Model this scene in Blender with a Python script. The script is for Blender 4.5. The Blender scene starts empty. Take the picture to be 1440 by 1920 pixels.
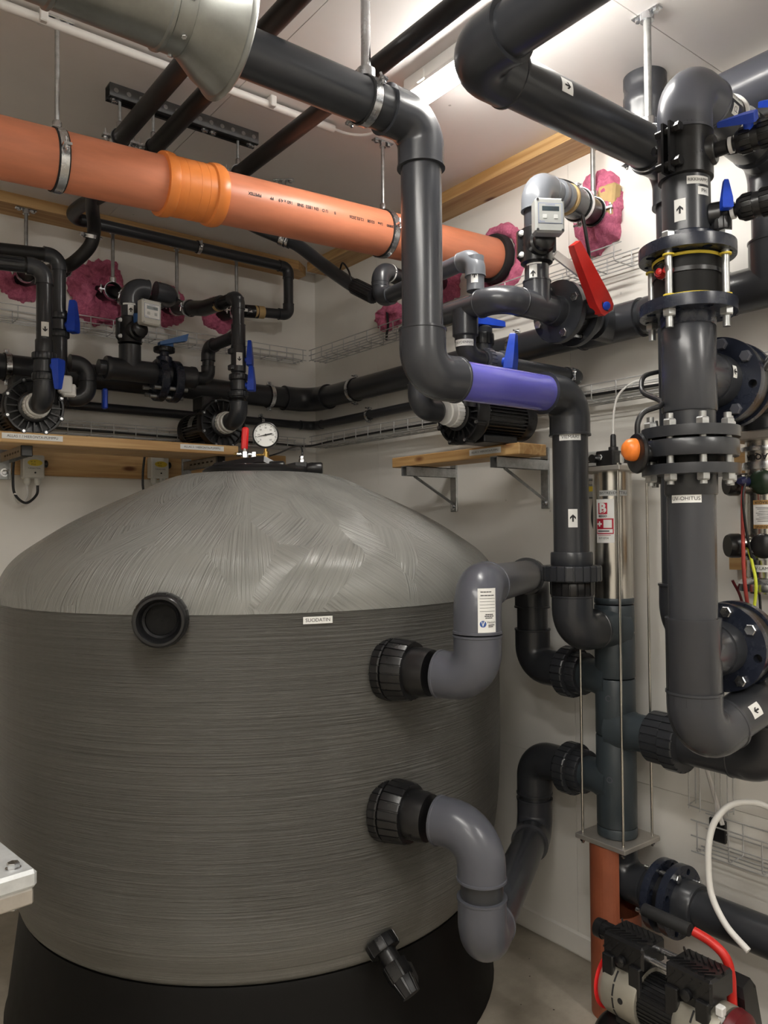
import bpy, bmesh, math, random
from mathutils import Vector, Matrix, noise
random.seed(7)
V = Vector
SC = bpy.context.scene
COL = SC.collection
PI = math.pi

# ------------------------------------------------------------------ camera, world, light, exposure
cam_d = bpy.data.cameras.new('camera')
cam = bpy.data.objects.new('camera', cam_d)
COL.objects.link(cam)
cam_d.sensor_fit = 'VERTICAL'
cam_d.sensor_height = 36.0
cam_d.lens = 36.0 * 1457.7 / 1920.0
cam_d.clip_start = 0.02
_yaw, _pit, _rol = (math.radians(a) for a in (37.645, 1.2936, -0.4654))
_f = V((math.sin(_yaw)*math.cos(_pit), math.cos(_yaw)*math.cos(_pit), math.sin(_pit)))
_r = V((math.cos(_yaw), -math.sin(_yaw), 0))
_u = _r.cross(_f)
_r2 = _r*math.cos(_rol) + _u*math.sin(_rol)
_u2 = -_r*math.sin(_rol) + _u*math.cos(_rol)
cam.matrix_world = Matrix(((_r2.x, _u2.x, -_f.x, 0), (_r2.y, _u2.y, -_f.y, 0), (_r2.z, _u2.z, -_f.z, 1.57), (0, 0, 0, 1)))
SC.camera = cam
w = bpy.data.worlds.new('world'); SC.world = w; w.use_nodes = True
w.node_tree.nodes['Background'].inputs[0].default_value = (0.05, 0.05, 0.05, 1)
w.node_tree.nodes['Background'].inputs[1].default_value = 0.3
SC.view_settings.view_transform = 'Standard'
SC.view_settings.look = 'None'
SC.view_settings.gamma = 1
SC.view_settings.use_curve_mapping = False
SC.view_settings.exposure = 1.1
LAMP = 42.0           # emission of the ceiling battens

XW, YB, ZC = 2.32, 3.62, 2.985      # right wall, back wall, ceiling
XL, YF = -2.3, -1.9                 # left wall, wall behind the camera

# ------------------------------------------------------------------ materials
MATS = {}
def nt(name):
    m = bpy.data.materials.new(name); m.use_nodes = True
    t = m.node_tree
    return m, t, t.nodes['Principled BSDF']
def N(t, ty, **kw):
    n = t.nodes.new(ty)
    for k, v in kw.items():
        if k in n.inputs: n.inputs[k].default_value = v
        else: setattr(n, k, v)
    return n
def plain(name, col, rough=0.45, metal=0.0, var=0.12, scale=18, bump=0.0, bscale=120, coat=0.0, spec=0.5, stretch=(1, 1, 1)):
    if name in MATS: return MATS[name]
    m, t, b = nt(name)
    tc = N(t, 'ShaderNodeTexCoord')
    mp = N(t, 'ShaderNodeMapping'); mp.inputs['Scale'].default_value = stretch
    t.links.new(tc.outputs['Object'], mp.inputs[0])
    nz = N(t, 'ShaderNodeTexNoise', Scale=scale, Detail=5.0, Roughness=0.65)
    t.links.new(mp.outputs[0], nz.inputs['Vector'])
    rmp = N(t, 'ShaderNodeValToRGB')
    lo = [max(0, c*(1-var)) for c in col]; hi = [min(1, c*(1+var)) for c in col]
    rmp.color_ramp.elements[0].position = 0.3; rmp.color_ramp.elements[1].position = 0.7
    rmp.color_ramp.elements[0].color = (*lo, 1); rmp.color_ramp.elements[1].color = (*hi, 1)
    t.links.new(nz.outputs[0], rmp.inputs[0]); t.links.new(rmp.outputs[0], b.inputs['Base Color'])
    mr = N(t, 'ShaderNodeMapRange'); mr.inputs[3].default_value = max(0.02, rough-0.08); mr.inputs[4].default_value = min(1, rough+0.08)
    t.links.new(nz.outputs[0], mr.inputs[0]); t.links.new(mr.outputs[0], b.inputs['Roughness'])
    b.inputs['Metallic'].default_value = metal
    b.inputs['Coat Weight'].default_value = coat
    b.inputs['Specular IOR Level'].default_value = spec
    if bump:
        n2 = N(t, 'ShaderNodeTexNoise', Scale=bscale, Detail=3.0)
        t.links.new(mp.outputs[0], n2.inputs['Vector'])
        bp = N(t, 'ShaderNodeBump', Strength=bump, Distance=0.004)
        t.links.new(n2.outputs[0], bp.inputs['Height']); t.links.new(bp.outputs[0], b.inputs['Normal'])
    MATS[name] = m
    return m
def emis(name, col, s):
    m, t, b = nt(name)
    b.inputs['Base Color'].default_value = (0.9, 0.9, 0.9, 1)
    b.inputs['Emission Color'].default_value = (*col, 1); b.inputs['Emission Strength'].default_value = s
    MATS[name] = m
    return m
def pvc(name, col, rough, scr=0.35):
    """moulded PVC: dull scuffs and fine scratches on a slightly glossy skin"""
    m, t, b = nt(name)
    tc = N(t, 'ShaderNodeTexCoord')
    v = N(t, 'ShaderNodeTexVoronoi', Scale=85.0); v.feature = 'F1'
    t.links.new(tc.outputs['Object'], v.inputs['Vector'])
    lt = N(t, 'ShaderNodeMath', operation='LESS_THAN'); lt.inputs[1].default_value = 0.05
    t.links.new(v.outputs['Distance'], lt.inputs[0])
    sep = N(t, 'ShaderNodeSeparateColor'); t.links.new(v.outputs['Color'], sep.inputs[0])
    gt = N(t, 'ShaderNodeMath', operation='GREATER_THAN'); gt.inputs[1].default_value = 0.93; t.links.new(sep.outputs[0], gt.inputs[0])
    an = N(t, 'ShaderNodeMath', operation='MULTIPLY'); t.links.new(lt.outputs[0], an.inputs[0]); t.links.new(gt.outputs[0], an.inputs[1])
    ml = N(t, 'ShaderNodeMath', operation='MULTIPLY'); ml.inputs[1].default_value = scr
    t.links.new(an.outputs[0], ml.inputs[0])
    mx = N(t, 'ShaderNodeMixRGB'); mx.inputs[1].default_value = (*col, 1); mx.inputs[2].default_value = (*[min(1, c*3+0.05) for c in col], 1)
    t.links.new(ml.outputs[0], mx.inputs[0]); t.links.new(mx.outputs[0], b.inputs['Base Color'])
    b.inputs['Roughness'].default_value = rough+0.01
    b.inputs['Specular IOR Level'].default_value = 0.5
    MATS[name] = m
    return m
pvc('pvc_dark', (0.030, 0.032, 0.037), 0.27)
pvc('pvc_mid', (0.042, 0.044, 0.051), 0.26)
pvc('pvc_grey', (0.085, 0.089, 0.108), 0.27)
pvc('pvc_light', (0.15, 0.16, 0.18), 0.28)
pvc('pvc_blue', (0.040, 0.052, 0.061), 0.38)
plain('hose_black', (0.012, 0.012, 0.013), 0.42, var=0.2)
plain('black', (0.009, 0.009, 0.010), 0.30, var=0.2)
plain('black_matt', (0.0035, 0.0033, 0.0032), 0.55, var=0.25, spec=0.22)
plain('rubber', (0.012, 0.012, 0.013), 0.75)
plain('navy', (0.016, 0.020, 0.034), 0.27, var=0.15)
plain('orange_pipe', (0.62, 0.215, 0.115), 0.40, var=0.10, scale=5, stretch=(1, 6, 6))
plain('orange_socket', (0.78, 0.235, 0.05), 0.36, var=0.06)
plain('brown_pipe', (0.33, 0.095, 0.045), 0.45, var=0.14, scale=6)
plain('orange_knob', (0.85, 0.22, 0.03), 0.35, var=0.05)
plain('galv', (0.44, 0.45, 0.45), 0.36, metal=0.85, var=0.22, scale=45)
plain('galv_duct', (0.30, 0.31, 0.30), 0.33, metal=0.9, var=0.16, scale=14)
plain('zinc', (0.62, 0.63, 0.65), 0.26, metal=1.0, var=0.12, scale=60)
plain('steel', (0.60, 0.58, 0.54), 0.22, metal=1.0, var=0.08, scale=30, stretch=(8, 8, 0.3))
plain('steel_plate', (0.52, 0.49, 0.45), 0.40, metal=0.7, var=0.08, scale=30)
plain('hotdip', (0.62, 0.64, 0.65), 0.48, metal=0.45, var=0.12, scale=40)
plain('brass', (0.62, 0.42, 0.14), 0.28, metal=1.0)
plain('white', (0.78, 0.77, 0.74), 0.40, var=0.03)
plain('label_white', (0.80, 0.80, 0.78), 0.50, var=0.02)
plain('ink', (0.012, 0.012, 0.014), 0.6, var=0.1)
plain('ink_red', (0.45, 0.012, 0.035), 0.5, var=0.1)
plain('ink_blue', (0.03, 0.09, 0.32), 0.5, var=0.1)
plain('cream_box', (0.62, 0.61, 0.56), 0.45, var=0.04)
plain('grey_box', (0.50, 0.51, 0.50), 0.45, var=0.04)
plain('yellow', (0.72, 0.55, 0.05), 0.5, var=0.05)
plain('yellow_green', (0.62, 0.68, 0.04), 0.45, var=0.05)
plain('red', (0.60, 0.022, 0.016), 0.34, var=0.08)
plain('red_bright', (0.72, 0.018, 0.02), 0.32, var=0.08)
plain('red_dark', (0.11, 0.006, 0.010), 0.35, var=0.15)
plain('red_cable', (0.42, 0.055, 0.045), 0.45, var=0.08)
plain('blue', (0.012, 0.06, 0.50), 0.34, var=0.10, scale=60)
plain('blue_dull', (0.02, 0.10, 0.30), 0.45, var=0.10)
plain('ceramic', (0.34, 0.32, 0.27), 0.38, metal=0.3, var=0.08)
plain('lcd', (0.035, 0.05, 0.06), 0.2, var=0.1)
plain('lcd_pale', (0.33, 0.38, 0.40), 0.2, var=0.05)
plain('chlorine_blue', (0.008, 0.010, 0.05), 0.4)
plain('wood_ocher', (0.42, 0.24, 0.08), 0.55)
plain('clear_bit', (0.75, 0.75, 0.75), 0.1, var=0.02)
plain('tan_foam', (0.55, 0.38, 0.17), 0.7, var=0.12, bump=0.4, bscale=60)
plain('green_dark', (0.006, 0.018, 0.007), 0.3, var=0.2)
plain('white_cable', (0.74, 0.73, 0.70), 0.42, var=0.03)
plain('meter_grey', (0.33, 0.34, 0.33), 0.45, var=0.04)
plain('strut_steel', (0.16, 0.165, 0.17), 0.4, metal=0.7, var=0.2)
plain('wire', (0.52, 0.52, 0.52), 0.42, metal=0.45, var=0.1, scale=40)
plain('conduit', (0.70, 0.68, 0.66), 0.40, var=0.03)

def pink_mat():
    m, t, b = nt('pink_foam')
    tc = N(t, 'ShaderNodeTexCoord')
    n1 = N(t, 'ShaderNodeTexNoise', Scale=38.0, Detail=8.0, Roughness=0.75, Distortion=1.5)
    t.links.new(tc.outputs['Object'], n1.inputs['Vector'])
    r = N(t, 'ShaderNodeValToRGB'); r.color_ramp.elements[0].position = 0.3; r.color_ramp.elements[1].position = 0.7
    r.color_ramp.elements[0].color = (0.50, 0.08, 0.18, 1); r.color_ramp.elements[1].color = (0.92, 0.28, 0.44, 1)
    t.links.new(n1.outputs[0], r.inputs[0]); t.links.new(r.outputs[0], b.inputs['Base Color'])
    b.inputs['Roughness'].default_value = 0.75
    bp = N(t, 'ShaderNodeBump', Strength=0.8, Distance=0.012)
    t.links.new(n1.outputs[0], bp.inputs['Height']); t.links.new(bp.outputs[0], b.inputs['Normal'])
    MATS['pink_foam'] = m
pink_mat()
def wood_mat(name, axis, base=(0.62, 0.40, 0.18), dark=(0.45, 0.25, 0.09)):
    m, t, b = nt(name)
    tc = N(t, 'ShaderNodeTexCoord'); mp = N(t, 'ShaderNodeMapping')
    s = [26, 26, 26]; s[axis] = 1.3; mp.inputs['Scale'].default_value = s
    t.links.new(tc.outputs['Object'], mp.inputs[0])
    n1 = N(t, 'ShaderNodeTexNoise', Scale=1.6, Detail=5.0, Distortion=0.8)
    t.links.new(mp.outputs[0], n1.inputs['Vector'])
    r = N(t, 'ShaderNodeValToRGB'); r.color_ramp.elements[0].position = 0.36; r.color_ramp.elements[1].position = 0.62
    r.color_ramp.elements[0].color = (*dark, 1); r.color_ramp.elements[1].color = (*base, 1)
    t.links.new(n1.outputs[0], r.inputs[0])
    # knots
    mp2 = N(t, 'ShaderNodeMapping'); s2 = [9, 9, 9]; s2[axis] = 3.4; mp2.inputs['Scale'].default_value = s2
    t.links.new(tc.outputs['Object'], mp2.inputs[0])
    v = N(t, 'ShaderNodeTexVoronoi', Scale=1.0); t.links.new(mp2.outputs[0], v.inputs['Vector'])
    kr = N(t, 'ShaderNodeValToRGB'); kr.color_ramp.elements[0].position = 0.06; kr.color_ramp.elements[1].position = 0.14
    kr.color_ramp.elements[0].color = (1, 1, 1, 1); kr.color_ramp.elements[1].color = (0, 0, 0, 1)
    t.links.new(v.outputs['Distance'], kr.inputs[0])
    mx = N(t, 'ShaderNodeMixRGB'); mx.inputs[2].default_value = (0.16, 0.055, 0.018, 1)
    t.links.new(kr.outputs[0], mx.inputs[0]); t.links.new(r.outputs[0], mx.inputs[1]); t.links.new(mx.outputs[0], b.inputs['Base Color'])
    b.inputs['Roughness'].default_value = 0.55
    bp = N(t, 'ShaderNodeBump', Strength=0.12, Distance=0.002); t.links.new(n1.outputs[0], bp.inputs['Height']); t.links.new(bp.outputs[0], b.inputs['Normal'])
    MATS[name] = m
wood_mat('wood_x', 0); wood_mat('wood_y', 1)
def wall_mat(name, col, fleck=0.35):
    m, t, b = nt(name)
    tc = N(t, 'ShaderNodeTexCoord')
    n1 = N(t, 'ShaderNodeTexNoise', Scale=2.2, Detail=6.0, Roughness=0.6); t.links.new(tc.outputs['Object'], n1.inputs['Vector'])
    r = N(t, 'ShaderNodeValToRGB'); r.color_ramp.elements[0].position = 0.3; r.color_ramp.elements[1].position = 0.7
    r.color_ramp.elements[0].color = (*[c*0.95 for c in col], 1); r.color_ramp.elements[1].color = (*[min(1, c*1.03) for c in col], 1)
    t.links.new(n1.outputs[0], r.inputs[0])
    v = N(t, 'ShaderNodeTexVoronoi', Scale=7.0); t.links.new(tc.outputs['Object'], v.inputs['Vector'])
    lt = N(t, 'ShaderNodeMath', operation='LESS_THAN'); lt.inputs[1].default_value = 0.035; t.links.new(v.outputs['Distance'], lt.inputs[0])
    ml = N(t, 'ShaderNodeMath', operation='MULTIPLY'); ml.inputs[1].default_value = fleck; t.links.new(lt.outputs[0], ml.inputs[0])
    mx = N(t, 'ShaderNodeMixRGB'); mx.inputs[2].default_value = (0.10, 0.085, 0.07, 1)
    t.links.new(ml.outputs[0], mx.inputs[0]); t.links.new(r.outputs[0], mx.inputs[1]); t.links.new(mx.outputs[0], b.inputs['Base Color'])
    b.inputs['Roughness'].default_value = 0.42
    b.inputs['Specular IOR Level'].default_value = 0.4
    MATS[name] = m
wall_mat('wall_paint', (0.84, 0.815, 0.765), 0.25)
wall_mat('ceil_paint', (0.84, 0.805, 0.785), 0.45)
def floor_mat():
    m, t, b = nt('concrete')
    tc = N(t, 'ShaderNodeTexCoord')
    n1 = N(t, 'ShaderNodeTexNoise', Scale=3.2, Detail=9.0, Roughness=0.68); t.links.new(tc.outputs['Object'], n1.inputs['Vector'])
    r = N(t, 'ShaderNodeValToRGB'); r.color_ramp.elements[0].position = 0.3; r.color_ramp.elements[1].position = 0.72
    r.color_ramp.elements[0].color = (0.30, 0.265, 0.21, 1); r.color_ramp.elements[1].color = (0.52, 0.47, 0.39, 1)
    t.links.new(n1.outputs[0], r.inputs[0])
    v = N(t, 'ShaderNodeTexVoronoi', Scale=14.0); t.links.new(tc.outputs['Object'], v.inputs['Vector'])
    lt = N(t, 'ShaderNodeMath', operation='LESS_THAN'); lt.inputs[1].default_value = 0.05; t.links.new(v.outputs['Distance'], lt.inputs[0])
    mx = N(t, 'ShaderNodeMixRGB'); mx.inputs[2].default_value = (0.03, 0.026, 0.02, 1)
    t.links.new(lt.outputs[0], mx.inputs[0]); t.links.new(r.outputs[0], mx.inputs[1]); t.links.new(mx.outputs[0], b.inputs['Base Color'])
    b.inputs['Roughness'].default_value = 0.6
    n2 = N(t, 'ShaderNodeTexNoise', Scale=60.0, Detail=5.0); t.links.new(tc.outputs['Object'], n2.inputs['Vector'])
    bp = N(t, 'ShaderNodeBump', Strength=0.15, Distance=0.004); t.links.new(n2.outputs[0], bp.inputs['Height']); t.links.new(bp.outputs[0], b.inputs['Normal'])
    MATS['concrete'] = m
floor_mat()
def clear_mat():
    m, t, b = nt('violet_clear')
    b.inputs['Base Color'].default_value = (0.22, 0.21, 0.74, 1)
    b.inputs['Roughness'].default_value = 0.10
    b.inputs['Transmission Weight'].default_value = 0.45
    b.inputs['IOR'].default_value = 1.25
    b.inputs['Coat Weight'].default_value = 0.6
    MATS['violet_clear'] = m
    m, t, b = nt('glass')
    b.inputs['Base Color'].default_value = (0.95, 0.95, 0.95, 1); b.inputs['Roughness'].default_value = 0.03
    b.inputs['Transmission Weight'].default_value = 1.0; b.inputs['IOR'].default_value = 1.3
    MATS['glass'] = m
clear_mat()
def tank_mats():
    col = (0.162, 0.157, 0.144)
    # hoop-wound cylinder
    m, t, b = nt('tank_wound')
    tc = N(t, 'ShaderNodeTexCoord'); mp = N(t, 'ShaderNodeMapping'); mp.inputs['Scale'].default_value = (0.6, 0.6, 92.0)
    t.links.new(tc.outputs['Object'], mp.inputs[0])
    n1 = N(t, 'ShaderNodeTexNoise', Scale=1.5, Detail=5.0, Roughness=0.72); t.links.new(mp.outputs[0], n1.inputs['Vector'])
    mp2 = N(t, 'ShaderNodeMapping'); mp2.inputs['Scale'].default_value = (1.4, 1.4, 3.0); t.links.new(tc.outputs['Object'], mp2.inputs[0])
    n2 = N(t, 'ShaderNodeTexNoise', Scale=1.6, Detail=3.0); t.links.new(mp2.outputs[0], n2.inputs['Vector'])
    r = N(t, 'ShaderNodeValToRGB'); r.color_ramp.elements[0].position = 0.3; r.color_ramp.elements[1].position = 0.75
    r.color_ramp.elements[0].color = (*[c*0.78 for c in col], 1); r.color_ramp.elements[1].color = (*[c*1.14 for c in col], 1)  # shading of the winding relief also painted into the base colour
    t.links.new(n1.outputs[0], r.inputs[0]); t.links.new(r.outputs[0], b.inputs['Base Color'])
    # the winding fades out towards the lower dome (smooth laminate)
    sx = N(t, 'ShaderNodeSeparateXYZ'); t.links.new(tc.outputs['Object'], sx.inputs[0])
    mr = N(t, 'ShaderNodeMapRange'); mr.inputs[1].default_value = 0.42; mr.inputs[2].default_value = 0.66; mr.inputs[3].default_value = 0.10; mr.inputs[4].default_value = 1.0
    t.links.new(sx.outputs[2], mr.inputs[0])
    mm = N(t, 'ShaderNodeMath', operation='MULTIPLY'); t.links.new(mr.outputs[0], mm.inputs[0])
    sub = N(t, 'ShaderNodeMath', operation='SUBTRACT'); t.links.new(n1.outputs[0], sub.inputs[0]); sub.inputs[1].default_value = 0.5
    t.links.new(sub.outputs[0], mm.inputs[1])
    bp = N(t, 'ShaderNodeBump', Strength=1.0, Distance=0.024); t.links.new(mm.outputs[0], bp.inputs['Height']); t.links.new(bp.outputs[0], b.inputs['Normal'])
    b.inputs['Roughness'].default_value = 0.32
    MATS['tank_wound'] = m
    # dome: patches of comb strokes, each patch in its own direction (UV = arc lengths)
    m, t, b = nt('tank_dome')
    uv = N(t, 'ShaderNodeUVMap'); uv.uv_map = 'arc'
    vo = N(t, 'ShaderNodeTexVoronoi', Scale=5.5); vo.voronoi_dimensions = '2D'; t.links.new(uv.outputs[0], vo.inputs['Vector'])
    sc = N(t, 'ShaderNodeSeparateColor'); t.links.new(vo.outputs['Color'], sc.inputs[0])
    mr = N(t, 'ShaderNodeMapRange'); mr.inputs[3].default_value = 0.75; mr.inputs[4].default_value = -0.95; t.links.new(sc.outputs[0], mr.inputs[0])
    vr = N(t, 'ShaderNodeVectorRotate'); vr.rotation_type = 'Z_AXIS'; t.links.new(uv.outputs[0], vr.inputs['Vector']); t.links.new(mr.outputs[0], vr.inputs['Angle'])
    mp = N(t, 'ShaderNodeMapping'); mp.inputs['Scale'].default_value = (120.0, 1.6, 1.0); t.links.new(vr.outputs[0], mp.inputs[0])
    n1 = N(t, 'ShaderNodeTexNoise', Scale=1.0, Detail=4.0, Roughness=0.6); n1.noise_dimensions = '2D'; t.links.new(mp.outputs[0], n1.inputs['Vector'])
    n3 = N(t, 'ShaderNodeTexNoise', Scale=6.0, Detail=3.0); n3.noise_dimensions = '2D'; t.links.new(uv.outputs[0], n3.inputs['Vector'])
    am = N(t, 'ShaderNodeMapRange'); am.inputs[1].default_value = 0.35; am.inputs[2].default_value = 0.65; am.inputs[3].default_value = 0.10; am.inputs[4].default_value = 1.0
    t.links.new(n3.outputs[0], am.inputs[0])
    sub = N(t, 'ShaderNodeMath', operation='SUBTRACT'); sub.inputs[1].default_value = 0.5; t.links.new(n1.outputs[0], sub.inputs[0])
    mu = N(t, 'ShaderNodeMath', operation='MULTIPLY'); t.links.new(sub.outputs[0], mu.inputs[0]); t.links.new(am.outputs[0], mu.inputs[1])
    bp = N(t, 'ShaderNodeBump', Strength=1.0, Distance=0.0085); t.links.new(mu.outputs[0], bp.inputs['Height']); t.links.new(bp.outputs[0], b.inputs['Normal'])
    r = N(t, 'ShaderNodeValToRGB'); r.color_ramp.elements[0].position = 0.3; r.color_ramp.elements[1].position = 0.72
    c2 = (0.222, 0.222, 0.207)
    r.color_ramp.elements[0].color = (*[c*0.93 for c in c2], 1); r.color_ramp.elements[1].color = (*[c*1.10 for c in c2], 1)
    t.links.new(n1.outputs[0], r.inputs[0]); t.links.new(r.outputs[0], b.inputs['Base Color'])
    b.inputs['Roughness'].default_value = 0.25
    MATS['tank_dome'] = m
tank_mats()
emis('lamp', (1.0, 0.965, 0.90), LAMP)

# ------------------------------------------------------------------ mesh builder
ORIG = {}       # world origin of every object made here
def frame(n):
    n = V(n).normalized()
    a = V((0, 0, 1)) if abs(n.z) < 0.9 else V((1, 0, 0))
    u = a.cross(n).normalized(); return u, n.cross(u), n
class MB:
    def __init__(s): s.v = []; s.f = []; s.uv = None
    def add(s, vs, fs):
        o = len(s.v); s.v += [V(p) for p in vs]; s.f += [tuple(i+o for i in f) for f in fs]; return s
    def ring_mesh(s, rings, closed=False, cap0=True, cap1=True):
        n = len(rings[0]); vs = [p for r in rings for p in r]; fs = []
        m = len(rings)
        for i in range(m if closed else m-1):
            j = (i+1) % m
            for k in range(n):
                l = (k+1) % n
                fs.append((i*n+k, i*n+l, j*n+l, j*n+k))
        if not closed:
            if cap0: fs.append(tuple(reversed(range(n))))
            if cap1: fs.append(tuple((m-1)*n+k for k in range(n)))
        return s.add(vs, fs)
    def tube(s, pts, r, seg=20, caps=True, closed=False):
        pts = [V(p) for p in pts]; m = len(pts)
        rs = r if isinstance(r, (list, tuple)) else [r]*m
        tg = []
        for i in range(m):
            a = pts[i-1] if (i > 0 or closed) else pts[i]; b = pts[(i+1) % m] if (i < m-1 or closed) else pts[i]
            d = b-a
            if d.length < 1e-9: d = tg[-1] if tg else V((0, 0, 1))
            tg.append(d.normalized())
        u = frame(tg[0])[0]; rings = []
        for i in range(m):
            u = (u - tg[i]*u.dot(tg[i])).normalized(); w = tg[i].cross(u)
            rings.append([pts[i] + (u*math.cos(2*PI*k/seg) + w*math.sin(2*PI*k/seg))*rs[i] for k in range(seg)])
        return s.ring_mesh(rings, closed, caps, caps)
    def rev(s, prof, o, ax, seg=36, closed=False, cap=True):
        """prof: (radius, height along ax)"""
        o = V(o); u, w, n = frame(ax)
        rings = [[o + n*h + (u*math.cos(2*PI*k/seg) + w*math.sin(2*PI*k/seg))*max(r, 1e-5) for k in range(seg)] for r, h in prof]
        return s.ring_mesh(rings, closed, cap, cap)
    def cyl(s, a, b, r, seg=20):
        a = V(a); b = V(b); return s.rev([(r, 0), (r, (b-a).length)], a, b-a, seg)
    def gear(s, o, ax, h, r, n=24, dr=0.06, duty=0.72, ri=None, taper=0.0):
        """ribbed ring or drum: proud ribs all round"""
        o = V(o); u, w, nn = frame(ax); ang = []
        for i in range(n):
            a0 = 2*PI*i/n; st = 2*PI/n
            ang += [(a0, 0), (a0+st*duty, 0), (a0+st*(duty+0.04), 1), (a0+st*0.96, 1)]
        def rg(hh, rr, base=False):
            return [o + nn*hh + (u*math.cos(a) + w*math.sin(a))*((rr*(1-dr) if q else rr) if not base else rr) for a, q in ang]
        t = min(0.004, h*0.12)
        rings = [rg(0, r*0.97), rg(t, r), rg(h-t, r*(1-taper)), rg(h, r*(1-taper)*0.97)]
        if ri is None: return s.ring_mesh(rings)
        rings += [rg(h, ri, True), rg(0, ri, True)]
        return s.ring_mesh(rings, closed=True)
    def box(s, c, sz, M=None):
        c = V(c); h = V(sz)*0.5; vs = []
        for x in (-1, 1):
            for y in (-1, 1):
                for z in (-1, 1):
                    p = V((x*h.x, y*h.y, z*h.z)); vs.append(c + (M @ p if M else p))
        return s.add(vs, [(0, 1, 3, 2), (4, 6, 7, 5), (0, 4, 5, 1), (2, 3, 7, 6), (0, 2, 6, 4), (1, 5, 7, 3)])
    def bbox(s, a, b): a = V(a); b = V(b); return s.box((a+b)/2, [abs(q) for q in (b-a)])
    def rbox(s, c, sz, bv=0.004, M=None):
        c = V(c); h = V(sz)*0.5; bm = bmesh.new()
        for x in (-1, 1):
            for y in (-1, 1):
                for z in (-1, 1):
                    for k in range(3):
                        d = [h.x-bv, h.y-bv, h.z-bv]; d[k] += bv
                        p = V((x*d[0], y*d[1], z*d[2])); bm.verts.new(c + (M @ p if M else p))
        bmesh.ops.convex_hull(bm, input=bm.verts)
        bmesh.ops.dissolve_limit(bm, angle_limit=0.01, verts=bm.verts, edges=bm.edges)
        bm.verts.index_update()
        s.add([v.co.copy() for v in bm.verts], [tuple(v.index for v in f.verts) for f in bm.faces]); bm.free(); return s
    def hull(s, pts):
        bm = bmesh.new()
        for p in pts: bm.verts.new(p)
        r = bmesh.ops.convex_hull(bm, input=bm.verts)
        bmesh.ops.delete(bm, geom=[g for g in r['geom_interior'] if isinstance(g, bmesh.types.BMVert)], context='VERTS')
        bmesh.ops.dissolve_limit(bm, angle_limit=0.01, verts=bm.verts, edges=bm.edges)
        bm.verts.index_update()
        s.add([v.co.copy() for v in bm.verts], [tuple(v.index for v in f.verts) for f in bm.faces]); bm.free(); return s
    def prism(s, poly, o, ux, uy, d):
        o = V(o); ux = V(ux); uy = V(uy); n = ux.cross(uy).normalized(); k = len(poly)
        a = [o + ux*x + uy*y for x, y in poly]; b = [p + n*d for p in a]
        return s.add(a+b, [tuple(reversed(range(k))), tuple(range(k, 2*k))] + [(i, (i+1) % k, (i+1) % k+k, i+k) for i in range(k)])
    def hexh(s, o, ax, r, h):
        return s.rev([(r, 0), (r, h*0.8), (r*0.86, h)], o, ax, 6)
    def flange(s, o, ax, h, ro, ri, pcd=None, hr=0.0, n=0, a0=0.0, hq=20):
        """flat ring with real bolt holes"""
        o = V(o); u, w, nn = frame(ax)
        def P(r, a, hh): return o + nn*hh + (u*math.cos(a) + w*math.sin(a))*r
        if not n:
            return s.rev([(ri, 0), (ro*0.985, 0), (ro, h*0.12), (ro, h*0.88), (ro*0.985, h), (ri, h)], o, ax, 48, closed=True)
        half = PI/n
        for i in range(n):
            ac = a0 + 2*PI*i/n; cx, cy = pcd, 0.0
            inn, out = [], []
            for k in range(hq):
                t = 2*PI*k/hq; dx, dy = math.cos(t), math.sin(t)
                lo, hi = 0.0, ro*2
                for _ in range(26):
                    md = (lo+hi)/2; x = cx+dx*md; y = dy*md; rr = math.hypot(x, y); aa = math.atan2(y, x)
                    if ri <= rr <= ro and abs(aa) <= half: lo = md
                    else: hi = md
                x = cx+dx*lo; y = dy*lo; out.append((math.hypot(x, y), math.atan2(y, x)))
                x = cx+dx*hr; y = dy*hr; inn.append((math.hypot(x, y), math.atan2(y, x)))
            for k, (rr, aa) in enumerate(((ro, half), (ri, half), (ri, -half), (ro, -half))):   # square the corners
                kk = min(range(hq), key=lambda q: (out[q][0]-rr)**2 + ((out[q][1]-aa)*rr)**2); out[kk] = (rr, aa)
            rings = [[P(r, ac+a, hh) for r, a in src] for src, hh in ((out, 0), (inn, 0), (inn, h), (out, h))]
            q = hq; vs = [p for r in rings for p in r]; fs = []
            for j in range(3):
                for k in range(q):
                    l = (k+1) % q; fs.append((j*q+k, j*q+l, (j+1)*q+l, (j+1)*q+k))
            s.add(vs, fs)
        s.rev([(ro, 0), (ro*1.002, h*0.1), (ro*1.002, h*0.9), (ro, h)], o, ax, 64, cap=False)
        s.rev([(ri, h), (ri, 0)], o, ax, 48, cap=False)
        return s
def O(name, mb, mat, parent=None, smooth=35, label=None, kind=None, fix=True):
    me = bpy.data.meshes.new(name)
    o0 = ORIG[parent.name] if parent is not None else V((0, 0, 0))
    me.from_pydata([tuple(p-o0) for p in mb.v], [], mb.f)
    if fix:
        bm = bmesh.new(); bm.from_mesh(me); bmesh.ops.recalc_face_normals(bm, faces=bm.faces); bm.to_mesh(me); bm.free()
    if smooth:
        me.polygons.foreach_set('use_smooth', [True]*len(me.polygons)); me.set_sharp_from_angle(angle=math.radians(smooth))
    me.materials.append(MATS[mat]); me.update()
    ob = bpy.data.objects.new(name, me); COL.objects.link(ob)
    if parent is not None: ob.parent = parent
    ORIG[ob.name] = o0.copy()
    if label: ob['label'] = label
    if kind: ob['kind'] = kind
    return ob
def tag(o, label, cat, group=None):
    o['label'] = label; o['category'] = cat
    if group: o['group'] = group
    return o
def thing(name, label, cat, loc, group=None):
    o = bpy.data.objects.new(name, None); COL.objects.link(o); o.location = loc; o.empty_display_size = 0.05
    ORIG[o.name] = V(loc); return tag(o, label, cat, group)
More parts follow.
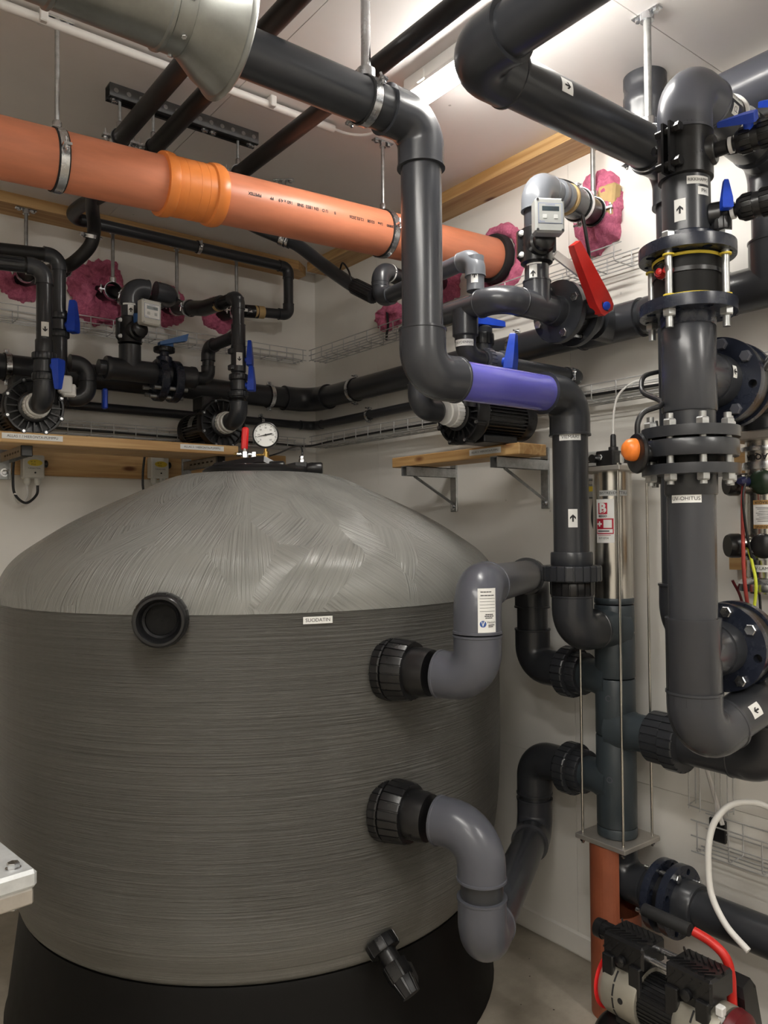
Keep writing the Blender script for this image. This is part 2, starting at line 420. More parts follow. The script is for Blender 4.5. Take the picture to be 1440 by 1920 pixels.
def single(name, mb, mat, label, cat, loc, group=None, smooth=35):
    """a thing that is one mesh, its origin at loc"""
    for i, p in enumerate(mb.v): mb.v[i] = p - V(loc)
    o = O(name, mb, mat, None, smooth); o.location = loc; ORIG[o.name] = V(loc); return tag(o, label, cat, group)
def struct(name, mb, mat, parent=None, smooth=0):
    o = O(name, mb, mat, parent, smooth); o['kind'] = 'structure'; return o
def copy_tree(o, parent=None):
    c = o.copy(); COL.objects.link(c); c.parent = parent; ORIG[c.name] = ORIG[o.name].copy()
    for ch in o.children: copy_tree(ch, c)
    return c
def spline(pts, n=8):
    pts = [V(p) for p in pts]; q = [pts[0]*2-pts[1]] + pts + [pts[-1]*2-pts[-2]]; out = []
    for i in range(1, len(q)-2):
        for k in range(n):
            t = k/n; a, b, c, d = q[i-1], q[i], q[i+1], q[i+2]
            out.append(0.5*((2*b) + (c-a)*t + (2*a-5*b+4*c-d)*t*t + (3*b-a-3*c+d)*t**3))
    out.append(pts[-1]); return out

# ------------------------------------------------------------------ pipe fittings
def elbow_pts(c, d1, d2, rb, leg, n=10):
    c = V(c); d1 = V(d1).normalized(); d2 = V(d2).normalized()
    th = d1.angle(d2); t = rb*math.tan(th/2); ax = d1.cross(d2).normalized()
    ctr = c - d1*t + ax.cross(d1)*rb
    arc = [ctr + Matrix.Rotation(th*i/n, 3, ax) @ (c - d1*t - ctr) for i in range(n+1)]
    return d1, d2, t, arc
def elbow(root, c, d1, d2, d, mat, k=0.57, rb=0.64, leg=1.12, name='elbow', label=None):
    """moulded 90-degree bend with two sockets; d1 comes in, d2 goes out"""
    c = V(c); re = d*k
    d1, d2, t, arc = elbow_pts(c, d1, d2, d*rb, leg)
    L = max(d*leg, t+0.3*d); lip = d*0.05
    pts = [c-d1*L, c-d1*(L-lip), c-d1*(L-lip*1.3)] + arc + [c+d2*(L-lip*1.3), c+d2*(L-lip), c+d2*L]
    rs = [re*1.035, re*1.035, re] + [re]*len(arc) + [re, re*1.035, re*1.035]
    return O(name, MB().tube(pts, rs, 36), mat, root, 40, label)
def tee(root, c, ax, br, d, mat, k=0.57, leg=1.12, name='tee', bleg=None, bd=None):
    c = V(c); ax = V(ax).normalized(); br = V(br).normalized(); re = d*k; L = d*leg; lip = d*0.05
    def prof(r, L0, L1): return [(r*1.035, L0), (r*1.035, L0+lip), (r, L0+lip*1.3), (r, L1-lip*1.3), (r*1.035, L1-lip), (r*1.035, L1)]
    m = MB().rev(prof(re, 0, 2*L), c-ax*L, ax, 36)
    rb = (bd or d)*k; bl = bleg or L
    m.rev([(rb, 0), (rb, bl-lip*1.3), (rb*1.035, bl-lip), (rb*1.035, bl)], c, br, 36)
    return O(name, m, mat, root, 40)
def pipe(root, a, b, d, mat, name='pipe', label=None, seg=36):
    return O(name, MB().cyl(a, b, d/2, seg), mat, root, 40, label)
def socket(root, c, ax, L, d, mat, k=0.57, name='socket'):
    ax = V(ax).normalized(); re = d*k
    return O(name, MB().rev([(re*0.97, 0), (re, 0.004), (re, L-0.004), (re*0.97, L)], V(c)-ax*(L/2), ax, 36), mat, root, 40)
def run(root, pts, d, mat, emat=None, k=0.57, rb=0.64, leg=1.12, cut=(0, 0)):
    """pipe run through corners: a pipe per leg, an elbow per corner; returns the parts"""
    emat = emat or mat; pts = [V(p) for p in pts]; out = []
    for i in range(1, len(pts)-1):
        out.append(elbow(root, pts[i], pts[i]-pts[i-1], pts[i+1]-pts[i], d, emat, k, rb, leg))
    for i in range(len(pts)-1):
        dr = (pts[i+1]-pts[i]).normalized()
        a = pts[i] + dr*(d*leg*0.9 if i > 0 else cut[0]); b = pts[i+1] - dr*(d*leg*0.9 if i < len(pts)-2 else cut[1])
        if (b-a).dot(dr) > 0.01: out.append(pipe(root, a, b, d, mat))
    return out
def union(root, c, ax, d, mat, nutL=0.42, colL=0.36, nutR=0.80, colR=0.66, name='union_nut'):
    """ribbed union nut with a ribbed end collar behind it"""
    ax = V(ax).normalized(); c = V(c)
    O(name, MB().gear(c, ax, nutL*d, nutR*d, 22, 0.055, 0.74), mat, root, 30)
    O('union_collar', MB().gear(c+ax*nutL*d, ax, colL*d, colR*d, 20, 0.05, 0.74), mat, root, 30)
def band(root, c, ax, d, width=0.024, bolt=None, lug=0.022, name='clamp_band'):
    """pipe clamp: rubber lining, zinc band, two lugs with screws"""
    ax = V(ax).normalized(); c = V(c); r = d/2
    O('rubber_lining', MB().rev([(r+0.0005, -width*0.62), (r+0.0035, -width*0.62), (r+0.0035, width*0.62), (r+0.0005, width*0.62)], c, ax, 36, closed=True), 'rubber', root, 40)
    m = MB().rev([(r+0.003, -width*0.45), (r+0.006, -width*0.45), (r+0.006, width*0.45), (r+0.003, width*0.45)], c, ax, 36, closed=True)
    bolt = V(bolt) if bolt is not None else frame(ax)[0]
    bolt = (bolt - ax*bolt.dot(ax)).normalized(); tn = ax.cross(bolt)
    for s in (1, -1):
        M = Matrix((ax, bolt*s, tn)).transposed()
        m.box(c + bolt*s*(r+0.006+lug/2), (width*0.9, lug, 0.007), M)
    O(name, m, 'zinc', root, 40)
    for s in (1, -1):
        p = c + bolt*s*(r+0.006+lug*0.55)
        O('clamp_screw', MB().cyl(p-tn*0.022, p+tn*0.016, 0.0035, 8).hexh(p+tn*0.004, tn, 0.007, 0.006), 'zinc', root, 40)
def hanger(label, c, ax, d, top, rodr=0.006, bolt=None, plate=True, group='ceiling pipe hangers', mat='galv', pang=None, cat='pipe hanger'):
    """threaded rod or tube from the ceiling with a clamp round the pipe"""
    c = V(c); top = V(top); up = (top-c).normalized(); r = d/2
    h = thing('pipe_hanger', label, cat, top, group)
    band(h, c, ax, d, bolt=bolt)
    O('rod', MB().cyl(c+up*(r+0.012), top, rodr, 12), mat, h, 40)
    O('rod_socket', MB().rev([(rodr*1.9, 0), (rodr*1.9, 0.022), (rodr*1.4, 0.026)], c+up*(r+0.004), up, 14), 'zinc', h, 40)
    if plate:
        a = V(pang) if pang is not None else V(ax); a.z = 0; a = a.normalized(); b = V((0, 0, 1)).cross(a)
        M = Matrix((a, b, V((0, 0, 1)))).transposed()
        m = MB().rbox(top-V((0, 0, 0.003)), (0.085, 0.028, 0.006), 0.0025, M)
        O('ceiling_plate', m, 'zinc', h, 30)
        m = MB().rev([(rodr*1.8, 0), (rodr*1.8, 0.02)], top-V((0, 0, 0.024)), (0, 0, 1), 14)
        for s in (1, -1): m.hexh(top + a*s*0.028 - V((0, 0, 0.006)), (0, 0, -1), 0.009, 0.007)
        O('plate_screw', m, 'zinc', h, 30)
    return h
def handle(root, c, n, ln, L=0.10, w0=0.044, w1=0.022, th=0.026, mat='blue', stem=0.03):
    """wedge-shaped lever of a plastic ball valve: c stem foot, n stem direction, ln long direction"""
    n = V(n).normalized(); ln = V(ln).normalized(); ln = (ln - n*ln.dot(n)).normalized(); w = n.cross(ln); c = V(c)
    O('stem', MB().cyl(c-n*0.01, c+n*(stem+0.004), w0*0.3, 14), mat, root, 40)
    o = c + n*stem; pts = []
    for (l, wd, h0, h1) in ((-0.24*L, w0*0.40, 0, th*0.9), (-0.20*L, w0*0.5, 0, th), (0.10*L, w0*0.48, 0.001, th), (0.76*L, w1*0.5, 0.004, th*0.8), (0.80*L, w1*0.4, 0.005, th*0.72)):
        for s in (1, -1):
            pts += [o + ln*l + w*(wd*s) + n*h0, o + ln*l + w*(wd*s*0.86) + n*h1]
    O('handle', MB().hull(pts), mat, root, 30)
def ball_valve(root, c, ax, d, n, mat='pvc_dark', L=2.6, hl=None, hscale=1.0, hm='blue'):
    """double-union ball valve centred at c along ax; lever on side n"""
    c = V(c); ax = V(ax).normalized(); n = V(n).normalized(); h = L*d/2
    O('valve_body', MB().rev([(0.62*d, 0), (0.62*d, 0.05*d), (0.70*d, 0.1*d), (0.70*d, 0.9*d), (0.62*d, 0.95*d), (0.62*d, 1.0*d)], c-ax*0.5*d, ax, 28), mat, root, 40)
    for s in (1, -1):
        O('union_nut', MB().gear(c+ax*s*0.5*d, ax*s, 0.45*d, 0.82*d, 20, 0.06, 0.74), mat, root, 30)
        O('end_socket', MB().rev([(0.62*d, 0), (0.62*d, h-0.95*d)], c+ax*s*0.95*d, ax*s, 28), mat, root, 40)
    handle(root, c+n*0.66*d, n, hl if hl is not None else ax, 0.10*hscale, 0.044*hscale, 0.022*hscale, 0.026*hscale, hm, 0.22*d)

# ------------------------------------------------------------------ labels
def text_mesh(txt, size, bold=0.0):
    cu = bpy.data.curves.new('t', 'FONT'); cu.body = txt; cu.size = size; cu.align_x = 'CENTER'; cu.align_y = 'CENTER'; cu.offset = bold
    cu.resolution_u = 3
    ob = bpy.data.objects.new('t', cu); COL.objects.link(ob)
    dg = bpy.context.evaluated_depsgraph_get(); me = bpy.data.meshes.new_from_object(ob.evaluated_get(dg))
    vs = [v.co.copy() for v in me.vertices]; fs = [tuple(p.vertices) for p in me.polygons]
    bpy.data.objects.remove(ob); bpy.data.curves.remove(cu); bpy.data.meshes.remove(me)
    return vs, fs
def on_cyl(o, axis, ref, r):
    """(x round the pipe, y along the axis)"""
    o = V(o); a = V(axis).normalized(); ref = V(ref); ref = (ref - a*ref.dot(a)).normalized(); tn = a.cross(ref)
    return lambda x, y, h=0: o + a*y + (ref*math.cos(x/r) + tn*math.sin(x/r))*(r+h)
def along_cyl(o, axis, ref, r):
    """(x along the axis, y round the pipe)"""
    o = V(o); a = V(axis).normalized(); ref = V(ref); ref = (ref - a*ref.dot(a)).normalized(); up = ref.cross(a)
    return lambda x, y, h=0: o + a*x + (ref*math.cos(y/r) + up*math.sin(y/r))*(r+h)
def on_flat(o, ux, uy):
    o = V(o); ux = V(ux).normalized(); uy = V(uy).normalized(); n = ux.cross(uy)
    return lambda x, y, h=0: o + ux*x + uy*y + n*h
def patch(fn, w, h, off=0.0006, nx=10, ny=6, cx=0, cy=0):
    m = MB(); vs = []
    for j in range(ny+1):
        for i in range(nx+1): vs.append(fn(cx - w/2 + w*i/nx, cy - h/2 + h*j/ny, off))
    m.add(vs, [(j*(nx+1)+i, j*(nx+1)+i+1, (j+1)*(nx+1)+i+1, (j+1)*(nx+1)+i) for j in range(ny) for i in range(nx)])
    return m
def lettering(parent, fn, txt, size, mat='ink', off=0.0012, cx=0, cy=0, rot=0.0, bold=0.0, name='lettering', sx=1.0):
    vs, fs = text_mesh(txt, size, bold); c, s = math.cos(rot), math.sin(rot)
    return O(name, MB().add([fn(cx + (p.x*c*sx - p.y*s), cy + (p.x*s*sx + p.y*c), off) for p in vs], fs), mat, parent, 0, fix=False)
def sticker(parent, fn, w, h, txt=None, size=0.012, mat='label_white', rot=0.0, sx=1.0):
    lb = O('label', patch(fn, w, h), mat, parent, 40, fix=False)
    if txt: lettering(lb, fn, txt, size, rot=rot, sx=sx)
    return lb
ARW = [(-0.10, -0.42), (0.10, -0.42), (0.10, 0.10), (0.34, -0.14), (0.34, 0.12), (0.0, 0.46), (-0.34, 0.12), (-0.34, -0.14), (-0.10, 0.10)]
def arrow(parent, fn, w, h, rot=0.0, size=0.03):
    """white sticker with a black arrow (rot 0 = towards +y of the sticker)"""
    lb = O('label', patch(fn, w, h), 'label_white', parent, 40, fix=False)
    c, s = math.cos(rot), math.sin(rot)
    pts = [fn((x*c-y*s)*size, (x*s+y*c)*size, 0.0013) for x, y in ARW]
    O('arrow', MB().add(pts, [(0, 1, 2, 8), (2, 3, 4, 5), (2, 5, 8), (8, 5, 6, 7)]), 'ink', lb, 0, fix=False)
    return lb
CAM = V((0, 0, 1.57))
def to_cam(p, rot=0.0):
    d = CAM - V(p); d.z = 0; d.normalize(); return Matrix.Rotation(rot, 3, 'Z') @ d

# ================================================================== the room
struct('floor', MB().bbox((XL-0.1, YF-0.1, -0.1), (XW+0.1, YB+0.1, 0)), 'concrete')
ceil = struct('ceiling', MB().bbox((XL-0.1, YF-0.1, ZC+0.012), (XW+0.1, YB+0.1, ZC+0.1)), 'ink')
xs = [XL, -1.26, -0.06, 1.14, XW]; ys = [YF, -1.157, 1.243, YB]
for i in range(4):
    for j in range(3):
        O('panel', MB().bbox((xs[i]+0.0013, ys[j]+0.0013, ZC), (xs[i+1]-0.0013, ys[j+1]-0.0013, ZC+0.012)), 'ceil_paint', ceil, 0)
struct('wall_back', MB().bbox((XL-0.1, YB, 0), (XW+0.1, YB+0.1, ZC+0.02)), 'wall_paint')
wr = struct('wall_right', MB().bbox((XW+0.004, YF-0.1, 0), (XW+0.1, YB, ZC+0.02)), 'ink')
ys = [YF, -0.55, 0.65, 1.86, 3.05, YB]
for j in range(5):
    O('panel', MB().bbox((XW, ys[j]+0.0008, 0.7008), (XW+0.004, ys[j+1]-0.0008, ZC)), 'wall_paint', wr, 0)
    O('panel', MB().bbox((XW, ys[j]+0.0008, 0), (XW+0.004, ys[j+1]-0.0008, 0.6992)), 'wall_paint', wr, 0)
struct('wall_left', MB().bbox((XL-0.1, YF-0.1, 0), (XL, YB, ZC+0.02)), 'wall_paint')
struct('wall_front', MB().bbox((XL, YF-0.1, 0), (XW, YF, ZC+0.02)), 'wall_paint')
struct('baseboard_right', MB().add([(XW-0.001, YF, 0.012), (XW-0.012, YF, 0.012), (XW-0.012, YF, 0.082), (XW-0.001, YF, 0.088),
    (XW-0.001, YB, 0.012), (XW-0.012, YB, 0.012), (XW-0.012, YB, 0.082), (XW-0.001, YB, 0.088)],
    [(0, 1, 2, 3), (7, 6, 5, 4), (0, 4, 5, 1), (1, 5, 6, 2), (2, 6, 7, 3), (3, 7, 4, 0)]), 'wall_paint')
# pine boards under the ceiling
struct('trim_1', MB().prism([(-2.3, 3.478), (2.13, 3.478), (2.215, 3.545), (2.215, 3.62), (-2.3, 3.62)], (0, 0, 2.94), (1, 0, 0), (0, 1, 0), 0.045), 'wood_x')
struct('trim_2', MB().bbox((2.18, 1.60, 2.938), (2.32, 3.475, 2.985)), 'wood_y')

# ceiling battens (first one in view, the rest added unseen to brighten the room)
def batten(x, y0, y1, label):
    b = thing('ceiling_light', label, 'light', (x, (y0+y1)/2, ZC), 'white ceiling batten lights')
    O('housing', MB().rbox((x, (y0+y1)/2, ZC-0.024), (0.100, y1-y0, 0.048), 0.006), 'white', b, 30)
    m = MB(); n = 8
    rings = []
    for yy in (y0+0.02, y1-0.02):
        rings.append([V((x-0.036*math.cos(PI*k/n)*1.0, yy, ZC-0.048-0.030*math.sin(PI*k/n))) for k in range(n+1)])
    vs = rings[0]+rings[1]; q = n+1
    m.add(vs, [(k, k+1, q+k+1, q+k) for k in range(n)] + [tuple(range(q)), tuple(range(2*q-1, q-1, -1)), (0, q, 2*q-1, n)])
    O('diffuser', m, 'lamp', b, 40)
    for yy in (y0+0.01, y1-0.01): O('end_cap', MB().rbox((x, yy, ZC-0.040), (0.08, 0.02, 0.08), 0.004), 'white', b, 30)
    for s in (-1, 1):
        for t in (0.12, 0.88): O('clip', MB().box((x+s*0.051, y0+(y1-y0)*t, ZC-0.03), (0.006, 0.03, 0.03)), 'white', b, 30)
batten(1.580, 1.13, 1.87, 'glowing white batten light on the ceiling behind the large black elbow')
batten(1.580, -1.55, -0.30, 'added unseen white batten light behind the camera near the right wall')  # added fill lamp, out of view
batten(0.20, -0.05, 1.20, 'added unseen white batten light above the camera, middle row')  # added out of view to lift the back wall, ceiling and dome
batten(-1.15, -1.55, -0.30, 'added unseen white batten light behind the camera near the left wall')  # added out of view for overall brightness

# white cable conduit along the ceiling
cd = thing('cable_conduit', 'thin white plastic cable conduit running along the ceiling behind the metal duct', 'conduit', (1.0, 2.205, ZC))
O('tube', MB().cyl((-2.2, 2.19, 2.962), (1.50, 2.214, 2.962), 0.013, 14), 'conduit', cd)
O('cable', MB().tube(spline([(1.47, 2.214, 2.962), (1.56, 2.21, 2.962), (1.62, 2.17, 2.962), (1.63, 2.10, 2.966), (1.60, 1.90, 2.975)]), 0.005, 8), 'conduit', cd)
for x in (-1.2, 0.545, 1.25):
    O('clip', MB().rbox((x, 2.205, 2.968), (0.022, 0.036, 0.036), 0.003), 'conduit', cd, 30)

# galvanised ventilation duct with a flared collar
dk = thing('ventilation_duct', 'galvanised round ventilation duct with a flared collar, upper left near the ceiling', 'duct', (0.2, 1.30, 2.505))
dy, dz, dr = 1.30, 2.505, 0.080
O('duct', MB().rev([(dr-0.002, 0), (dr, 0), (dr, 2.84), (dr-0.002, 2.84)], (-2.27, dy, dz), (1, 0, 0), 64, closed=True), 'galv_duct', dk, 40)
for x in (-1.85, -1.30, -0.75, -0.20, 0.335, 0.520):
    O('seam', MB().rev([(dr, -0.006), (dr+0.004, -0.003), (dr+0.004, 0.003), (dr, 0.006)], (x, dy, dz), (1, 0, 0), 64, closed=True), 'galv_duct', dk, 40)
prf = [(dr+0.001, -0.01), (dr+0.002, 0.0), (dr+0.028, 0.038), (dr+0.041, 0.068), (dr+0.046, 0.070), (dr+0.049, 0.075), (dr+0.045, 0.079), (dr+0.037, 0.072), (dr+0.024, 0.040), (dr-0.003, 0.002), (dr-0.003, -0.01)]
O('flared_collar', MB().rev(prf, (0.566, dy, dz), (1, 0, 0), 72, closed=True), 'galv_duct', dk, 40)
for a in (200, 245, 290):
    O('rivet', MB().hexh(V((0.545, dy+math.cos(math.radians(a))*dr, dz+math.sin(math.radians(a))*dr)), (0, math.cos(math.radians(a)), math.sin(math.radians(a))), 0.005, 0.004), 'zinc', dk, 30)

# ================================================================== the filter tank
TX, TY, TR = 1.402, 2.584, 0.883
tk = thing('filter_tank', 'huge round grey fibreglass sand filter tank on a black base', 'filter tank', (TX, TY, 0))
low = [(0.60, 0.255), (0.782, 0.343), (0.816, 0.392), (0.846, 0.470), (0.866, 0.57), (0.878, 0.69), (TR, 0.83), (TR, 0.95), (TR, 1.1), (TR, 1.352)]
def smoothp(p, n=5):
    q = spline([V((a, 0, b)) for a, b in p], n); return [(v.x, v.z) for v in q]
O('shell', MB().rev(smoothp(low), (TX, TY, 0), (0, 0, 1), 128), 'tank_wound', tk, 50)
dome = smoothp([(TR+0.002, 1.352), (0.876, 1.400), (0.852, 1.45), (0.818, 1.490), (0.768, 1.528), (0.66, 1.598), (0.54, 1.660), (0.42, 1.715), (0.36, 1.744), (0.31, 1.764), (0.26, 1.774), (0.18, 1.779), (0.02, 1.780)])
md = MB().rev(dome, (TX, TY, 0), (0, 0, 1), 128)
dm = O('dome', md, 'tank_dome', tk, 50)
uvl = dm.data.uv_layers.new(name='arc'); arc = [0.0]
for (a, b), (c, d) in zip(dome, dome[1:]): arc.append(arc[-1] + math.hypot(c-a, d-b))
for poly in dm.data.polygons:
    ks = [dm.data.loops[li].vertex_index % 128 for li in poly.loop_indices]
    wrap = max(ks)-min(ks) > 64
    for li in poly.loop_indices:
        vi = dm.data.loops[li].vertex_index; k = vi % 128
        if wrap and k < 64: k += 128
        uvl.data[li].uv = (2*PI*k/128*0.80, arc[min(vi//128, len(arc)-1)])
O('base_skirt', MB().rev([(0.79, 0.350), (0.80, 0.350), (0.806, 0.335), (0.845, 0.02), (0.852, 0.004), (0.70, 0.0)], (TX, TY, 0), (0, 0, 1), 96), 'black_matt', tk, 50, 'black moulded base of the tank')
fr = V((TX, TY, 0)); dc = to_cam(fr)
def tank_fn(az, z, r=TR): return on_cyl((TX, TY, z), (0, 0, 1), (math.sin(math.radians(az)), math.cos(math.radians(az)), 0), r)
sticker(tk, tank_fn(198.5, 1.332, TR+0.004), 0.080, 0.019, 'SUODATIN', 0.0135)
# lid: black moulded cover with carrying arms, gauge and vent
LX, LY, LZ = TX, TY, 1.778
lid = O('lid', MB().rev([(0.20, -0.01), (0.205, 0.012), (0.19, 0.026), (0.12, 0.034), (0.01, 0.036)], (LX, LY, LZ), (0, 0, 1), 48), 'black', tk, 40, 'black screw lid on top of the tank')
rt = V((math.cos(_yaw), -math.sin(_yaw), 0)); fw = V((math.sin(_yaw), math.cos(_yaw), 0))
def lidp(a, b, h): return V((LX, LY, LZ+h)) + rt*a + fw*b
def arm(p):
    m = MB()
    for (a0, h0, w0, t0), (a1, h1, w1, t1) in zip(p, p[1:]):
        pts = []
        for a, h, w, t in ((a0, h0, w0, t0), (a1, h1, w1, t1)):
            for s in (-1, 1): pts += [lidp(a, s*w-0.02, h), lidp(a, s*w*0.8-0.02, h+t)]
        m.hull(pts)
    return m
O('lid_arm', arm([(-0.185, 0.0, 0.03, 0.012), (-0.155, 0.022, 0.03, 0.02), (0.0, 0.042, 0.045, 0.022), (0.03, 0.044, 0.045, 0.022), (0.075, 0.022, 0.035, 0.02), (0.10, 0.0, 0.03, 0.02)]), 'black', lid, 30)
O('lid_arm', arm([(0.075, 0.006, 0.03, 0.022), (0.145, 0.016, 0.04, 0.026), (0.185, 0.016, 0.04, 0.026), (0.205, 0.004, 0.03, 0.02)]), 'black', lid, 30)
O('lid_knob', MB().rev([(0.020, 0), (0.022, 0.01), (0.022, 0.05), (0.018, 0.055)], lidp(0.19, -0.06, 0.018), rt, 20), 'black', lid, 40)
O('lid_knob', MB().rev([(0.020, 0), (0.022, 0.01), (0.022, 0.05), (0.018, 0.055)], lidp(0.055, -0.09, 0.022), rt, 20), 'black', lid, 40)
# pressure gauge on a brass tee
pg = thing('pressure_gauge', 'round white dial pressure gauge with black rim on the tank lid', 'gauge', lidp(0.032, -0.02, 0.066))
g0 = lidp(0.032, -0.03, 0.146); gd = to_cam(g0)
O('case', MB().rev([(0.045, -0.030), (0.0485, -0.026), (0.0485, 0.004), (0.045, 0.006), (0.043, 0.001), (0.01, 0.0)], g0, gd, 48), 'black', pg, 40)
dial = O('dial', MB().rev([(0.043, 0.0), (0.043, 0.0015), (0.001, 0.0015)], g0, gd, 48), 'label_white', pg, 40)
gx = V((0, 0, 1)).cross(gd).normalized(); fn = on_flat(g0, gx, (0, 0, 1))
m = MB()
for i in range(41):
    a = math.radians(225-270*i/40); L = 0.007 if i % 5 == 0 else 0.004
    ca, sa = math.cos(a), math.sin(a); w = 0.0006 if i % 5 else 0.001
    m.add([fn(ca*0.0405-sa*w, sa*0.0405+ca*w, 0.0024), fn(ca*0.0405+sa*w, sa*0.0405-ca*w, 0.0024), fn(ca*(0.0405-L)+sa*w, sa*(0.0405-L)-ca*w, 0.0024), fn(ca*(0.0405-L)-sa*w, sa*(0.0405-L)+ca*w, 0.0024)], [(0, 1, 2, 3)])
O('scale', m, 'ink', dial, 0, fix=False)
for i, tx in enumerate(('0', '10', '20', '30', '40', '50', '60')):
    a = math.radians(225-270*i/6); lettering(dial, fn, tx, 0.0085, off=0.0024, cx=math.cos(a)*0.026, cy=math.sin(a)*0.026, name='numeral')
nd = MB().add([fn(-0.033, -0.0095, 0.004), fn(-0.033, -0.0085, 0.004), fn(0.0, 0.0022, 0.004), fn(0.020, 0.0065, 0.004), fn(0.027, 0.0055, 0.004), fn(0.021, 0.0022, 0.004), fn(0.0, -0.0022, 0.004)], [(0, 6, 5, 4, 3, 2, 1)])
O('needle', nd, 'ink', dial, 0, fix=False); O('hub', MB().cyl(fn(0, 0, 0.001), fn(0, 0, 0.006), 0.0035, 14), 'ink', dial)
O('brass_stem', MB().tube([lidp(0.032, -0.02, 0.060), lidp(0.032, -0.02, 0.085), g0-V((0, 0, 0.062))-gd*0.01, g0-V((0, 0, 0.050))-gd*0.01], [0.011, 0.011, 0.007, 0.007], 14).cyl(lidp(-0.01, -0.02, 0.072), lidp(0.032, -0.02, 0.072), 0.006, 10), 'brass', pg)
vv = thing('vent_valve', 'small steel vent valve with a red lever beside the pressure gauge', 'valve', lidp(-0.045, -0.03, 0.066))
O('valve_body', MB().hexh(lidp(-0.045, -0.03, 0.062), (0, 0, 1), 0.014, 0.024).cyl(lidp(-0.075, -0.03, 0.075), lidp(-0.011, -0.022, 0.075), 0.007, 12).hexh(lidp(-0.012, -0.026, 0.062), (0, 0, 1), 0.013, 0.022), 'zinc', vv, 30)
O('brass_end', MB().cyl(lidp(-0.085, -0.03, 0.075), lidp(-0.070, -0.03, 0.075), 0.006, 10), 'brass', vv)
O('lever', MB().rbox(lidp(-0.045, -0.03, 0.133), (0.026, 0.014, 0.085), 0.006, Matrix.Rotation(-_yaw, 3, 'Z') @ Matrix.Rotation(0.06, 3, 'Y')), 'red_bright', vv, 40)
O('stem', MB().cyl(lidp(-0.045, -0.03, 0.08), lidp(-0.045, -0.03, 0.11), 0.007, 10), 'zinc', vv)
tb = thing('vent_hose', 'thin black hose with steel nut on the lid, right of the gauge', 'hose', lidp(0.165, -0.02, 0.042))
O('nut', MB().hexh(lidp(0.165, -0.02, 0.040), (0, 0, 1), 0.012, 0.016).hexh(lidp(0.165, -0.02, 0.056), (0, 0, 1), 0.010, 0.012), 'zinc', tb, 30)
O('hose', MB().tube(spline([lidp(0.165, -0.02, 0.064), lidp(0.166, -0.01, 0.085), lidp(0.150, 0.06, 0.112), lidp(0.10, 0.2, 0.122), lidp(0.02, 0.4, 0.12), lidp(-0.1, 0.62, 0.115)]), 0.0035, 8), 'hose_black', tb)
tb['label'] = 'thin black hose with steel nut on the lid, right of the gauge'
m = MB().hexh(lidp(-0.14, 0.06, 0.02), (0, 0, 1), 0.013, 0.02); m.rev([(0.009, 0.02), (0.011, 0.026), (0.011, 0.034), (0.006, 0.038)], lidp(-0.14, 0.06, 0.02), (0, 0, 1), 12)
O('lid_plug', m, 'zinc', lid, 30)
# sight port on the front
def outward(az): a = math.radians(az); return V((math.sin(a), math.cos(a), 0))
az = 225.0; n0 = outward(az); pc = V((TX, TY, 1.343)) + n0*(TR-0.01)
pax = V((n0.x, n0.y, 0.0)); pax = (Matrix.Rotation(math.radians(16), 3, 'Z') @ pax)
sp = O('port_collar', MB().rev([(0.055, 0), (0.066, 0), (0.067, 0.012), (0.067, 0.072), (0.062, 0.078), (0.056, 0.078), (0.050, 0.070), (0.046, 0.045), (0.040, 0.040), (0.040, 0.0)], pc, pax, 48, closed=True), 'black', tk, 40, 'black ring of the open sight port')
O('port_ribs', MB().gear(pc+pax*0.012, pax, 0.046, 0.071, 14, 0.03, 0.8, ri=0.065), 'black', sp, 30)
O('port_bore', MB().rev([(0.0398, 0.040), (0.0398, 0.026), (0.001, 0.026)], pc, pax, 40, cap=False), 'black_matt', sp, 40)
# drain cock low on the front
dn = outward(192); dp = V((TX, TY, 0.415)) + outward(185)*0.835
da = V((dn.x*0.75+0.25, dn.y*0.75, -0.62)).normalized()
dv = O('drain_nut', MB().gear(dp-da*0.01, da, 0.035, 0.047, 12, 0.05, 0.8), 'black', tk, 30)
O('drain_thread', MB().cyl(dp+da*0.02, dp+da*0.075, 0.027, 24), 'black', dv)
O('drain_body', MB().gear(dp+da*0.06, da, 0.045, 0.037, 6, 0.03, 0.8), 'black', dv, 30)
O('drain_cap', MB().gear(dp+da*0.10, da, 0.05, 0.034, 8, 0.05, 0.7, taper=0.2), 'black', dv, 30)
O('drain_lever', MB().hull([dp+da*0.07+V((0.03, 0, 0.01)), dp+da*0.07+V((0.05, -0.01, 0.0)), dp+da*0.11+V((0.045, -0.01, 0)), dp+da*0.12+V((0.03, 0, 0)), dp+da*0.07+V((0.03, -0.02, 0.01)), dp+da*0.12+V((0.03, -0.02, 0))]), 'black', dv, 30)

# ================================================================== filter inlet and outlet pipes
D1 = 0.110
def tank_union(root, c, ax, mat='black'):
    """big black ribbed nut against the tank with a stub towards the bend"""
    ax = V(ax).normalized(); c = V(c)
    O('union_nut', MB().gear(c, ax, 0.028, 0.088, 26, 0.03, 0.8), mat, root, 30)
    O('union_nut', MB().gear(c+ax*0.030, ax, 0.062, 0.086, 22, 0.035, 0.78, taper=0.06), mat, root, 30)
    O('union_stub', MB().rev([(0.066, 0), (0.066, 0.04), (0.062, 0.06)], c+ax*0.088, ax, 36), mat, root, 40)
pa = V((0.335, -0.942, 0)).normalized()
ip = thing('filter_inlet_pipe', 'upper grey S-shaped pipe from the tank side over to the valve column', 'pipe', (1.432, 1.46, 1.18))
P0 = V((1.432, 1.462, 1.182)); P1 = V((1.432, 1.462, 1.418)); P2 = V((2.165, 1.925, 1.400)); P3 = V((2.165, 1.925, 1.073)); P4 = V((2.165, 1.571, 1.073))
tank_union(ip, P0-pa*0.285, pa)
